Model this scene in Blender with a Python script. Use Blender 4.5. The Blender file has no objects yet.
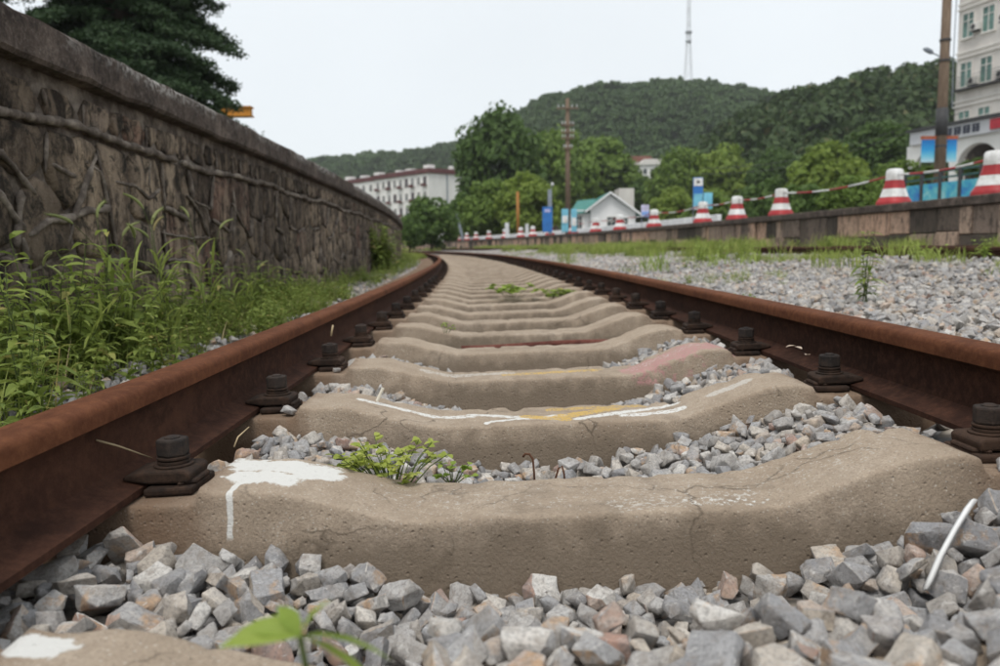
import bpy, bmesh, math, random
import numpy as np
from mathutils import Vector, Matrix, noise as mnoise

random.seed(7)
rng = np.random.default_rng(7)
SC = bpy.context.scene
COL = SC.collection
PI = math.pi

# ------------------------------------------------------------------ camera, sky, sun, exposure
EYE = 0.359
YAW, PITCH, ROLL, FPX = 0.0050, 0.1059, 0.0131, 807.0
_r0 = Vector((math.cos(YAW), -math.sin(YAW), 0))
_fh = Vector((math.sin(YAW), math.cos(YAW), 0))
FWD = _fh * math.cos(PITCH) + Vector((0, 0, -math.sin(PITCH)))
_u0 = _fh * math.sin(PITCH) + Vector((0, 0, math.cos(PITCH)))
RIGHT = _r0 * math.cos(ROLL) - _u0 * math.sin(ROLL)
UP = _r0 * math.sin(ROLL) + _u0 * math.cos(ROLL)
cam_d = bpy.data.cameras.new('camera')
cam = bpy.data.objects.new('camera', cam_d)
COL.objects.link(cam)
M = Matrix.Identity(4)
for i in range(3):
    M[i][0] = RIGHT[i]; M[i][1] = UP[i]; M[i][2] = -FWD[i]
M[0][3], M[1][3], M[2][3] = 0, 0, EYE
cam.matrix_world = M
cam_d.sensor_width = 36.0
cam_d.lens = 36.0 * FPX / 1000.0
cam_d.clip_start = 0.02
cam_d.clip_end = 5000
cam_d.dof.use_dof = True
cam_d.dof.focus_distance = 1.55
cam_d.dof.aperture_fstop = 5.0
SC.camera = cam

SUN_EL, SUN_AZ = math.radians(63), math.radians(200)     # azimuth clockwise from +Y
world = bpy.data.worlds.new('World')
SC.world = world
world.use_nodes = True
wn, wl = world.node_tree.nodes, world.node_tree.links
wn.clear()
w_out = wn.new('ShaderNodeOutputWorld')
w_bg = wn.new('ShaderNodeBackground')
w_sky = wn.new('ShaderNodeTexSky')
w_sky.sky_type = 'NISHITA'
w_sky.sun_disc = False
w_sky.sun_elevation = SUN_EL
w_sky.sun_rotation = SUN_AZ
w_mix = wn.new('ShaderNodeMix'); w_mix.data_type = 'RGBA'
w_mix.inputs['Factor'].default_value = 0.90
w_mix.inputs['B'].default_value = (7.35, 7.7, 7.9, 1)      # the overcast layer over the clear sky
w_tc = wn.new('ShaderNodeTexCoord'); w_n = wn.new('ShaderNodeTexNoise'); w_n.inputs['Scale'].default_value = 2.2; w_n.inputs['Detail'].default_value = 4
w_r = wn.new('ShaderNodeMapRange'); w_r.inputs['To Min'].default_value = 0.90; w_r.inputs['To Max'].default_value = 1.09
w_sc = wn.new('ShaderNodeVectorMath'); w_sc.operation = 'SCALE'; w_sc.inputs[0].default_value = w_mix.inputs['B'].default_value[:3]
wl.new(w_tc.outputs['Generated'], w_n.inputs['Vector']); wl.new(w_n.outputs['Fac'], w_r.inputs['Value']); wl.new(w_r.outputs['Result'], w_sc.inputs['Scale']); wl.new(w_sc.outputs[0], w_mix.inputs['B'])
wl.new(w_sky.outputs['Color'], w_mix.inputs['A'])
wl.new(w_mix.outputs['Result'], w_bg.inputs['Color'])
w_bg.inputs['Strength'].default_value = 0.1
wl.new(w_bg.outputs['Background'], w_out.inputs['Surface'])

sun_d = bpy.data.lights.new('sun', 'SUN')
sun_d.energy = 1.5
sun_d.angle = math.radians(20)
sun_d.color = (1.0, 0.96, 0.9)
sun = bpy.data.objects.new('sun', sun_d)
COL.objects.link(sun)
sd = Vector((math.sin(SUN_AZ) * math.cos(SUN_EL), math.cos(SUN_AZ) * math.cos(SUN_EL), math.sin(SUN_EL)))
sun.rotation_euler = sd.to_track_quat('Z', 'Y').to_euler()
sun.location = (0, 0, 60)
SC.view_settings.view_transform = 'Standard'
SC.view_settings.look = 'None'
SC.view_settings.exposure = 0.45
SC.view_settings.gamma = 1.0


def at(px, py, d):
    """World point seen at pixel (px, py) of the 1000x666 photograph at optical depth d."""
    return Vector((0, 0, EYE)) + (FWD + RIGHT * ((px - 500) / FPX) + UP * ((333 - py) / FPX)) * d


# ------------------------------------------------------------------ track geometry
S0, RAD = 0.98, 238.5
XC, CANT = 0.1375, 0.0243


def tw(s, x, z=0.0):
    """Track coordinates (arc length, offset right of the camera line, height) to world."""
    th = max(s - S0, 0) / RAD
    return Vector((-RAD * (1 - math.cos(th)) + x * math.cos(th), min(s, S0) + RAD * math.sin(th) + x * math.sin(th), z))


def head(s):
    return max(s - S0, 0) / RAD


def tc(s, x, z=0.0):
    """Same, in the canted plane of the first track; x from the track's centre line."""
    return tw(s, XC + x * math.cos(CANT) - z * math.sin(CANT), x * math.sin(CANT) + z * math.cos(CANT))


# ------------------------------------------------------------------ object helpers
def link(o, parent=None):
    COL.objects.link(o)
    if parent is not None:
        o.parent = parent
    return o


def tag(o, label=None, cat=None, group=None, kind=None):
    if label: o['label'] = label
    if cat: o['category'] = cat
    if group: o['group'] = group
    if kind: o['kind'] = kind
    return o


def empty(name, loc=(0, 0, 0), rot=(0, 0, 0)):
    o = bpy.data.objects.new(name, None)
    o.location = loc; o.rotation_euler = rot
    o.empty_display_size = 0.1
    return link(o)


class MB:
    """Collects vertices and faces of one mesh."""
    def __init__(self):
        self.v, self.f, self.m = [], [], []

    def add(self, vs, fs, mi=0):
        n = len(self.v)
        self.v += [tuple(p) for p in vs]
        self.f += [tuple(i + n for i in f) for f in fs]
        self.m += [mi] * len(fs)
        return self

    def box(self, c, d, rz=0.0, taper=1.0, mi=0, M=None):
        x, y, z = d[0] / 2, d[1] / 2, d[2] / 2
        vs = []
        for sz, t in ((-z, 1.0), (z, taper)):
            for sx, sy in ((-1, -1), (1, -1), (1, 1), (-1, 1)):
                vs.append(Vector((sx * x * t, sy * y * t, sz)))
        R = M or Matrix.Rotation(rz, 3, 'Z')
        vs = [R @ p + Vector(c) for p in vs]
        self.add(vs, [(3, 2, 1, 0), (4, 5, 6, 7), (0, 1, 5, 4), (1, 2, 6, 5), (2, 3, 7, 6), (3, 0, 4, 7)], mi)
        return self

    def tube(self, pts, rad, n=8, cap=True, mi=0):
        pts = [Vector(p) for p in pts]
        if not isinstance(rad, (list, tuple)): rad = [rad] * len(pts)
        rings = []
        for i, p in enumerate(pts):
            t = (pts[min(i + 1, len(pts) - 1)] - pts[max(i - 1, 0)])
            t = t.normalized() if t.length > 1e-9 else Vector((0, 0, 1))
            a = Vector((0, 0, 1)) if abs(t.z) < 0.9 else Vector((1, 0, 0))
            u = t.cross(a).normalized(); w = t.cross(u)
            rings.append([p + (u * math.cos(2 * PI * k / n) + w * math.sin(2 * PI * k / n)) * rad[i] for k in range(n)])
        vs = [q for r in rings for q in r]
        fs = []
        for i in range(len(pts) - 1):
            for k in range(n):
                a, b = i * n + k, i * n + (k + 1) % n
                fs.append((a, a + n, b + n, b))
        if cap:
            fs.append(tuple(range(n))); fs.append(tuple(range((len(pts) - 1) * n, len(pts) * n))[::-1])
        self.add(vs, fs, mi)
        return self

    def prism(self, poly, h0, h1, M=None, mi=0):
        """poly in local xy, extruded along local z; M maps to the mesh's space."""
        n = len(poly)
        vs = [Vector((p[0], p[1], h0)) for p in poly] + [Vector((p[0], p[1], h1)) for p in poly]
        if M is not None: vs = [M @ p for p in vs]
        fs = [tuple(range(n))[::-1], tuple(range(n, 2 * n))] + [(i, (i + 1) % n, n + (i + 1) % n, n + i) for i in range(n)]
        self.add(vs, fs, mi)
        return self

    def mesh(self, name, mats, smooth=False):
        me = bpy.data.meshes.new(name)
        me.from_pydata(self.v, [], self.f)
        for m in (mats if isinstance(mats, (list, tuple)) else [mats]):
            me.materials.append(m)
        if any(self.m): me.polygons.foreach_set('material_index', self.m)
        if smooth: me.polygons.foreach_set('use_smooth', [True] * len(me.polygons))
        me.update()
        return me

    def build(self, name, mats, parent=None, loc=None, rot=None, smooth=False, bevel=0, seg=2):
        me = self.mesh(name, mats, smooth)
        if bevel: bevel_mesh(me, bevel, seg)
        o = bpy.data.objects.new(name, me)
        if loc is not None: o.location = loc
        if rot is not None: o.rotation_euler = rot
        return link(o, parent)


def bevel_mesh(me, w, seg=2, ang=0.5):
    bm = bmesh.new(); bm.from_mesh(me)
    bmesh.ops.recalc_face_normals(bm, faces=bm.faces)
    es = [e for e in bm.edges if len(e.link_faces) == 2 and e.calc_face_angle(0) > ang]
    bmesh.ops.bevel(bm, geom=es, offset=w, segments=seg, profile=0.5, affect='EDGES', clamp_overlap=True)
    bm.to_mesh(me); bm.free()


def obj(name, me, parent=None, loc=None, rot=None, scl=None):
    o = bpy.data.objects.new(name, me)
    if loc is not None: o.location = loc
    if rot is not None: o.rotation_euler = rot
    if scl is not None: o.scale = scl
    return link(o, parent)


def np_mesh(name, V, F, mats):
    """Mesh from arrays: V (n,3), F (m,k)."""
    me = bpy.data.meshes.new(name)
    k = F.shape[1]
    me.vertices.add(len(V)); me.vertices.foreach_set('co', V.astype(np.float32).ravel())
    me.loops.add(F.size); me.loops.foreach_set('vertex_index', F.astype(np.int32).ravel())
    me.polygons.add(len(F))
    me.polygons.foreach_set('loop_start', np.arange(0, F.size, k, dtype=np.int32))
    me.update(calc_edges=True)
    for m in (mats if isinstance(mats, (list, tuple)) else [mats]): me.materials.append(m)
    return me


def scatter(name, pts, rots, scls, protos, parent=None):
    """One object whose geometry nodes place copies of the prototype meshes on its points (for stuff)."""
    pts = np.asarray(pts, dtype=np.float32); n = len(pts)
    me = bpy.data.meshes.new(name)
    me.vertices.add(n); me.vertices.foreach_set('co', pts.ravel())
    for nm, arr in (('rot', rots), ('scl', scls)):
        a = me.attributes.new(nm, 'FLOAT_VECTOR', 'POINT')
        a.data.foreach_set('vector', np.asarray(arr, dtype=np.float32).ravel())
    a = me.attributes.new('pick', 'INT', 'POINT')
    a.data.foreach_set('value', rng.integers(0, len(protos), n).astype(np.int32))
    ng = bpy.data.node_groups.new(name, 'GeometryNodeTree')
    ng.interface.new_socket('Geometry', in_out='INPUT', socket_type='NodeSocketGeometry')
    ng.interface.new_socket('Geometry', in_out='OUTPUT', socket_type='NodeSocketGeometry')
    N, L = ng.nodes, ng.links
    gi, go = N.new('NodeGroupInput'), N.new('NodeGroupOutput')
    iop, join = N.new('GeometryNodeInstanceOnPoints'), N.new('GeometryNodeJoinGeometry')
    iop.inputs['Pick Instance'].default_value = True
    for pm in protos:
        po = bpy.data.objects.new(pm.name + '_kind', pm)
        oi = N.new('GeometryNodeObjectInfo'); oi.inputs['Object'].default_value = po
        oi.inputs['As Instance'].default_value = True
        L.new(oi.outputs['Geometry'], join.inputs[0])
    def attr(nm, t):
        q = N.new('GeometryNodeInputNamedAttribute'); q.data_type = t; q.inputs['Name'].default_value = nm
        return [s for s in q.outputs if s.enabled and s.name == 'Attribute'][0]
    e2r = N.new('FunctionNodeEulerToRotation')
    L.new(attr('rot', 'FLOAT_VECTOR'), e2r.inputs[0])
    L.new(gi.outputs[0], iop.inputs['Points']); L.new(join.outputs[0], iop.inputs['Instance'])
    L.new(e2r.outputs[0], iop.inputs['Rotation']); L.new(attr('scl', 'FLOAT_VECTOR'), iop.inputs['Scale'])
    L.new(attr('pick', 'INT'), iop.inputs['Instance Index'])
    L.new(iop.outputs[0], go.inputs[0])
    o = link(bpy.data.objects.new(name, me), parent)
    md = o.modifiers.new('scatter', 'NODES'); md.node_group = ng
    o['kind'] = 'stuff'
    return o


# ------------------------------------------------------------------ materials
class Mat:
    def __init__(self, name):
        self.m = bpy.data.materials.new(name); self.m.use_nodes = True
        self.N, self.L = self.m.node_tree.nodes, self.m.node_tree.links
        self.N.clear()
        self.o = self.N.new('ShaderNodeOutputMaterial')
        self.b = self.N.new('ShaderNodeBsdfPrincipled')
        self.L.new(self.b.outputs[0], self.o.inputs['Surface'])
        self._tc = None

    def put(self, sock, v):
        if isinstance(v, bpy.types.NodeSocket): self.L.new(v, sock)
        else:
            if sock.type == 'RGBA' and len(v) == 3: v = (*v, 1)
            sock.default_value = v

    def co(self, kind='Object', scale=None, loc=None):
        if not self._tc: self._tc = self.N.new('ShaderNodeTexCoord')
        if kind == 'World':
            q = self.N.new('ShaderNodeNewGeometry').outputs['Position']
        else: q = self._tc.outputs[kind]
        if scale or loc is not None:
            mp = self.N.new('ShaderNodeMapping')
            self.L.new(q, mp.inputs['Vector'])
            if scale: mp.inputs['Scale'].default_value = scale
            if loc is not None: self.put(mp.inputs['Location'], loc)
            q = mp.outputs[0]
        return q

    def noise(self, scale, detail=4, rough=0.6, co=None, dist=0.0):
        n = self.N.new('ShaderNodeTexNoise')
        n.inputs['Scale'].default_value = scale; n.inputs['Detail'].default_value = detail
        n.inputs['Roughness'].default_value = rough; n.inputs['Distortion'].default_value = dist
        self.L.new(co or self.co(), n.inputs['Vector'])
        return n.outputs['Fac']

    def voro(self, scale, co=None, feature='F1', out='Distance'):
        n = self.N.new('ShaderNodeTexVoronoi'); n.feature = feature
        n.inputs['Scale'].default_value = scale
        self.L.new(co or self.co(), n.inputs['Vector'])
        return n.outputs[out]

    def ramp(self, fac, stops, const=False):
        r = self.N.new('ShaderNodeValToRGB')
        if const: r.color_ramp.interpolation = 'CONSTANT'
        e = r.color_ramp.elements
        while len(e) < len(stops): e.new(0.5)
        for i, (p, c) in enumerate(stops):
            e[i].position = p
            e[i].color = (c, c, c, 1) if isinstance(c, (int, float)) else (*c, 1)
        self.put(r.inputs[0], fac)
        return r.outputs[0]

    def mix(self, fac, a, b, mode='MIX'):
        n = self.N.new('ShaderNodeMix'); n.data_type = 'RGBA'; n.blend_type = mode
        self.put(n.inputs['Factor'], fac)
        self.put(n.inputs['A'], a); self.put(n.inputs['B'], b)
        return n.outputs['Result']

    def math(self, op, a, b=0.0, c=0.0, clamp=False):
        n = self.N.new('ShaderNodeMath'); n.operation = op; n.use_clamp = clamp
        self.put(n.inputs[0], a); self.put(n.inputs[1], b)
        if op in ('MULTIPLY_ADD', 'SMOOTHSTEP'): self.put(n.inputs[2], c)
        return n.outputs[0]

    def sstep(self, v, lo, hi):
        n = self.N.new('ShaderNodeMapRange'); n.interpolation_type = 'SMOOTHSTEP'
        self.put(n.inputs['Value'], v)
        n.inputs['From Min'].default_value = lo; n.inputs['From Max'].default_value = hi
        return n.outputs['Result']

    def xyz(self, co):
        n = self.N.new('ShaderNodeSeparateXYZ'); self.L.new(co, n.inputs[0])
        return n.outputs

    def rand(self):
        """Random per thing and per loose piece."""
        a = self.N.new('ShaderNodeObjectInfo').outputs['Random']
        b = self.N.new('ShaderNodeNewGeometry').outputs['Random Per Island']
        return self.math('FRACT', self.math('ADD', a, b))

    def bump(self, h, strength=0.4, dist=0.01, normal=None):
        n = self.N.new('ShaderNodeBump')
        n.inputs['Strength'].default_value = strength; n.inputs['Distance'].default_value = dist
        self.L.new(h, n.inputs['Height'])
        if normal: self.L.new(normal, n.inputs['Normal'])
        return n.outputs[0]

    def out(self, color, rough=0.8, normal=None, spec=0.3, metal=0.0, trans=None):
        self.put(self.b.inputs['Base Color'], color)
        self.put(self.b.inputs['Roughness'], rough)
        self.b.inputs['Specular IOR Level'].default_value = spec
        self.b.inputs['Metallic'].default_value = metal
        if normal: self.L.new(normal, self.b.inputs['Normal'])
        if trans:
            t = self.N.new('ShaderNodeBsdfTranslucent'); self.put(t.inputs['Color'], color)
            mx = self.N.new('ShaderNodeMixShader'); mx.inputs[0].default_value = trans
            self.L.new(self.b.outputs[0], mx.inputs[1]); self.L.new(t.outputs[0], mx.inputs[2])
            self.L.new(mx.outputs[0], self.o.inputs['Surface'])
        return self.m


def simple(name, c, rough=0.7, var=0.25, scale=8, spec=0.3, metal=0.0, bump=0.0, co='Object'):
    m = Mat(name)
    n = m.noise(scale, 5, co=m.co(co))
    lo = tuple(x * (1 - var) for x in c); hi = tuple(min(1, x * (1 + var)) for x in c)
    col = m.ramp(n, [(0.3, lo), (0.7, hi)])
    return m.out(col, rough, m.bump(n, bump, 0.01) if bump else None, spec, metal)


def rust_mat(name, dark, mid, light, patch=0.5):
    m = Mat(name)
    co = m.co('World')
    big = m.noise(3.0, 6, 0.65, m.co('World', (1, 0.35, 1)))
    fine = m.noise(60, 6, 0.7, co)
    grit = m.noise(420, 3, 0.6, co)
    c = m.ramp(big, [(0.28, dark), (patch, mid), (0.75, light)])
    c = m.mix(m.ramp(fine, [(0.42, 0.0), (0.66, 0.6)]), c, light)
    c = m.mix(m.ramp(m.noise(14, 6, 0.75, m.co('World', (1, 0.6, 1), (4, 4, 4))), [(0.48, 0.0), (0.64, 0.65)]), c, dark)
    c = m.mix(m.ramp(grit, [(0.5, 0.0), (0.75, 0.45)]), c, dark)
    h = m.mix(0.5, fine, grit)
    return m.out(c, 0.88, m.bump(h, 0.5, 0.003), 0.12)


def concrete_base(m, warm=1.0, co=None):
    co = co or m.co()
    big = m.noise(5, 6, 0.65, co)
    mid = m.noise(35, 6, 0.7, co)
    c = m.ramp(big, [(0.25, (0.30, 0.232, 0.170)), (0.5, (0.42, 0.338, 0.258)), (0.78, (0.53, 0.445, 0.36))])
    c = m.mix(m.ramp(mid, [(0.42, 0.0), (0.66, 0.6)]), c, (0.32, 0.25, 0.185))
    c = m.mix(m.ramp(m.noise(260, 4, 0.7, co), [(0.42, 0.5), (0.58, 0.0)]), c, (0.27, 0.215, 0.165))
    v = m.voro(230, co)
    vc = m.voro(230, co, out='Color')
    vr = m.math('FRACT', m.math('MULTIPLY', m.xyz(vc)[0], 7.0))
    lightg = m.math('MULTIPLY', m.ramp(v, [(0.22, 1.0), (0.42, 0.0)]), m.ramp(vr, [(0.84, 0.0), (0.88, 0.5)]))
    c = m.mix(lightg, c, (0.60, 0.56, 0.50))
    darkg = m.math('MULTIPLY', m.ramp(v, [(0.2, 1.0), (0.4, 0.0)]), m.ramp(vr, [(0.10, 0.5), (0.14, 0.0)]))
    c = m.mix(darkg, c, (0.12, 0.095, 0.075))
    pits = m.voro(75, co)
    h = m.math('ADD', m.math('MULTIPLY', m.noise(160, 5, 0.7, co), 0.7), m.math('MULTIPLY', m.ramp(pits, [(0.0, 0.0), (0.22, 1.0)]), 0.5))
    return c, h


def concrete_mat(name, marks=()):
    """marks: (x1, y1, x2, y2, half width, colour, density) strokes in the sleeper's own metres, or ('drip', x, z0, z1, w, colour)."""
    m = Mat(name)
    off = m.N.new('ShaderNodeObjectInfo')
    cx = m.N.new('ShaderNodeCombineXYZ'); m.L.new(m.math('MULTIPLY', off.outputs['Random'], 37.0), cx.inputs[1])
    va = m.N.new('ShaderNodeVectorMath'); va.operation = 'ADD'
    m.L.new(m.co(), va.inputs[0]); m.L.new(cx.outputs[0], va.inputs[1])
    c, h = concrete_base(m, co=va.outputs[0])
    ck = m.N.new('ShaderNodeTexVoronoi'); ck.feature = 'DISTANCE_TO_EDGE'; ck.inputs['Scale'].default_value = 3.2
    vd = m.N.new('ShaderNodeVectorMath'); vd.operation = 'ADD'
    nv = m.N.new('ShaderNodeTexNoise'); nv.inputs['Scale'].default_value = 9; nv.inputs['Detail'].default_value = 6; m.L.new(va.outputs[0], nv.inputs['Vector'])
    sv = m.N.new('ShaderNodeVectorMath'); sv.operation = 'SCALE'; sv.inputs['Scale'].default_value = 0.16; m.L.new(nv.outputs['Color'], sv.inputs[0])
    m.L.new(va.outputs[0], vd.inputs[0]); m.L.new(sv.outputs[0], vd.inputs[1]); m.L.new(vd.outputs[0], ck.inputs['Vector'])
    crk = m.math('MULTIPLY', m.ramp(ck.outputs['Distance'], [(0.0, 1.0), (0.012, 0.0)]), m.ramp(m.noise(4, 3, 0.6, va.outputs[0]), [(0.50, 0.0), (0.60, 0.8)]))
    c = m.mix(crk, c, (0.10, 0.08, 0.06))
    # side-face shade painted in as ragged brown, and rust dust near the rail seats
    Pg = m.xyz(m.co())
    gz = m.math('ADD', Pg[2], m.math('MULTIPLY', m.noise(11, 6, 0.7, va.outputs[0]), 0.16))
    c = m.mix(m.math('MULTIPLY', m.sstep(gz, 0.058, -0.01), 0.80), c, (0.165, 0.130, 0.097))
    rs = m.math('ADD', m.math('ABSOLUTE', Pg[0]), m.math('MULTIPLY', m.noise(14, 5, 0.7, va.outputs[0]), 0.16))
    c = m.mix(m.math('MULTIPLY', m.sstep(rs, 0.60, 0.72), 0.65), c, (0.15, 0.085, 0.05))
    st = m.noise(9, 6, 0.75, m.co('Object', (1.0, 0.5, 0.25), (3, 1, 7)))
    c = m.mix(m.ramp(st, [(0.55, 0.0), (0.70, 0.5)]), c, (0.24, 0.195, 0.15))
    if marks:
        P = m.xyz(m.co())
        wob = m.noise(28, 5, 0.7)
        fine = m.noise(120, 4, 0.7)
        for k in marks:
            if k[0] == 'drip':
                _, x, z0, z1, w, colr = k
                d = m.math('ABSOLUTE', m.math('SUBTRACT', m.math('ADD', P[0], m.math('MULTIPLY', m.math('SUBTRACT', wob, 0.5), 0.012)), x))
                f = m.math('MULTIPLY', m.sstep(d, w, w * 0.6), m.math('MULTIPLY', m.sstep(P[2], z0, z0 + 0.01), m.sstep(P[1], -0.04, -0.06)))
                c = m.mix(f, c, colr)
                continue
            x1, y1, x2, y2, w, colr, dens = k
            dx, dy = x2 - x1, y2 - y1
            l2 = dx * dx + dy * dy + 1e-9
            t = m.math('ADD', m.math('MULTIPLY', m.math('SUBTRACT', P[0], x1), dx / l2), m.math('MULTIPLY', m.math('SUBTRACT', P[1], y1), dy / l2), clamp=True)
            ex = m.math('SUBTRACT', m.math('SUBTRACT', P[0], x1), m.math('MULTIPLY', t, dx))
            ey = m.math('SUBTRACT', m.math('SUBTRACT', P[1], y1), m.math('MULTIPLY', t, dy))
            d = m.math('SQRT', m.math('ADD', m.math('MULTIPLY', ex, ex), m.math('MULTIPLY', ey, ey)))
            d = m.math('ADD', d, m.math('MULTIPLY', m.math('SUBTRACT', wob, 0.5), w * 2.2))
            f = m.sstep(d, w, w * 0.75)
            f = m.math('MULTIPLY', f, m.sstep(fine, 0.62 - dens * 0.5, 0.75 - dens * 0.5))
            f = m.math('MULTIPLY', f, m.sstep(P[2], -0.075, -0.06))
            c = m.mix(f, c, colr)
    return m.out(c, 0.9, m.bump(h, 0.8, 0.006), 0.15)


def stone_mat(name, ramp, scale=30, spread=0.5, bump=0.5):
    m = Mat(name)
    r = m.rand()
    c = m.ramp(r, ramp)
    r2 = m.math('FRACT', m.math('MULTIPLY', r, 17.3))
    r3 = m.math('FRACT', m.math('MULTIPLY', r, 71.7))
    co = m.co('World')
    n = m.noise(scale, 6, 0.7, co, 0.6)
    f = m.noise(scale * 7, 6, 0.75, co)
    c = m.mix(m.ramp(n, [(0.40, 0.0), (0.60, spread)]), c, m.mix(r2, (0.24, 0.235, 0.24), (0.62, 0.57, 0.51)))
    c = m.mix(m.math('MULTIPLY', m.ramp(m.noise(scale * 0.9, 4, 0.6, m.co('World', None, (3, 7, 1))), [(0.54, 0.0), (0.64, 0.75)]), m.sstep(r3, 0.5, 0.75)), c, (0.47, 0.30, 0.17))
    c = m.mix(m.ramp(f, [(0.46, 0.0), (0.66, 0.6)]), c, (0.11, 0.105, 0.105))
    c = m.mix(m.ramp(m.noise(scale * 1.7, 5, 0.7, m.co('World', None, (1, 2, 9)), 0.5), [(0.50, 0.0), (0.66, 0.55)]), c, (0.22, 0.185, 0.155))
    c = m.mix(m.ramp(m.noise(scale * 3, 4, 0.6, co, 1.0), [(0.60, 0.0), (0.68, 0.45)]), c, (0.68, 0.66, 0.63))
    return m.out(c, 0.85, m.bump(m.mix(0.55, n, f), bump, 0.006), 0.25)


def leaf_mat(name, lo, hi, dry=None, trans=0.3, rough=0.6, patch=0.45):
    m = Mat(name)
    r = m.rand()
    c = m.ramp(r, [(0.0, lo), (0.93, hi)] + ([(1.0, dry)] if dry else []))
    big = m.noise(patch, 4, 0.65, m.co('World'))
    c = m.mix(m.ramp(big, [(0.35, 0.0), (0.7, 0.45)]), c, tuple(x * 1.5 for x in hi))
    return m.out(c, rough, None, 0.25, 0, trans)


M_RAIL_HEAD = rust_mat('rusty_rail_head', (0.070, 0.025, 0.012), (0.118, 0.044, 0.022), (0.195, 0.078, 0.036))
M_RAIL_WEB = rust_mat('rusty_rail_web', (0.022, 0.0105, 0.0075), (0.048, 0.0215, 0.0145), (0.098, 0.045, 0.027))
M_IRON = rust_mat('oily_iron', (0.014, 0.011, 0.010), (0.034, 0.024, 0.019), (0.085, 0.050, 0.034))
M_NUT = rust_mat('dark_nut_steel', (0.015, 0.014, 0.014), (0.034, 0.029, 0.027), (0.075, 0.052, 0.04))
BAL_RAMP = [(0.0, (0.30, 0.30, 0.31)), (0.17, (0.40, 0.395, 0.395)), (0.32, (0.21, 0.21, 0.22)), (0.46, (0.49, 0.475, 0.46)), (0.58, (0.33, 0.31, 0.29)),
            (0.69, (0.52, 0.46, 0.39)), (0.80, (0.63, 0.61, 0.58)), (0.87, (0.26, 0.25, 0.255)), (0.93, (0.56, 0.47, 0.37)), (0.97, (0.43, 0.30, 0.24)), (1.0, (0.40, 0.245, 0.19))]
M_BALLAST = stone_mat('ballast_stone', BAL_RAMP)
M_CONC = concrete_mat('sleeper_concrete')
WHITE, YEL, PINK, PALE = (0.68, 0.67, 0.64), (0.56, 0.38, 0.13), (0.44, 0.25, 0.235), (0.52, 0.48, 0.43)
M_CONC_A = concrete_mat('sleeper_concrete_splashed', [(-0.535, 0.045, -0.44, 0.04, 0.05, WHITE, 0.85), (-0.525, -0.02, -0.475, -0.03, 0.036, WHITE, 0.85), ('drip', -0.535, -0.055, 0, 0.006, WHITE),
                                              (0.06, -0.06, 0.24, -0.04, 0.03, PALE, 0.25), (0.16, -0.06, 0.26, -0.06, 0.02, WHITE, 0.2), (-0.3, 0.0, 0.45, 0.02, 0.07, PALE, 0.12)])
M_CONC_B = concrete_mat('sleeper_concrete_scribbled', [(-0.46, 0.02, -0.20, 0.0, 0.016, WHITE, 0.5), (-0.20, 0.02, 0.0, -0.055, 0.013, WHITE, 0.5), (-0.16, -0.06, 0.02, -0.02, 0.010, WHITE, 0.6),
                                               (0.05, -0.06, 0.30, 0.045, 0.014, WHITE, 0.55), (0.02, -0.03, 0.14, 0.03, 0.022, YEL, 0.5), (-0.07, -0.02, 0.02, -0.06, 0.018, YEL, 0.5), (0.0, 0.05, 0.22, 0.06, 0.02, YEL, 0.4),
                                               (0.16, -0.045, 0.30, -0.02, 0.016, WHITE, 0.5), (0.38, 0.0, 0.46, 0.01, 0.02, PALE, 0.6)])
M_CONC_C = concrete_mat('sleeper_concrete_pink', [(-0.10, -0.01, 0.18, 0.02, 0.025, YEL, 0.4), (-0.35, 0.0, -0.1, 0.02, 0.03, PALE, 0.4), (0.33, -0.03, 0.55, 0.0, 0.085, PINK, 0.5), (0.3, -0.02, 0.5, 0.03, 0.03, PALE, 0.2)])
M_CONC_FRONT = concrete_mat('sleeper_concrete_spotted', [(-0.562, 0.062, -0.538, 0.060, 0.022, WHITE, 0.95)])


# ------------------------------------------------------------------ setting: ground and ballast bed
def ground_mat():
    m = Mat('ground_soil')
    co = m.co('World')
    n = m.noise(0.06, 6, 0.6, co); f = m.noise(1.4, 6, 0.65, co)
    c = m.ramp(n, [(0.35, (0.07, 0.085, 0.03)), (0.6, (0.13, 0.115, 0.075))])
    c = m.mix(m.ramp(f, [(0.4, 0.0), (0.7, 0.5)]), c, (0.09, 0.105, 0.04))
    return m.out(c, 0.95, m.bump(f, 0.5, 0.05), 0.1)


M_GROUND = ground_mat()
g = MB()
g.add([(-700, -700, -0.32), (700, -700, -0.32), (700, 700, -0.32), (-700, 700, -0.32)], [(0, 1, 2, 3)])
tag(g.build('ground', M_GROUND), kind='structure')


def bed_z(x):
    """Height of the ballast surface (world) at offset x from the camera line, outside the first track."""
    pts = [(-1.8, -0.05), (-0.95, -0.06), (-0.5, -0.15), (0.8, -0.13), (1.02, -0.02), (1.5, 0.02), (4.1, 0.19), (7.2, 0.2)]
    return float(np.interp(x, [p[0] for p in pts], [p[1] for p in pts]))


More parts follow.
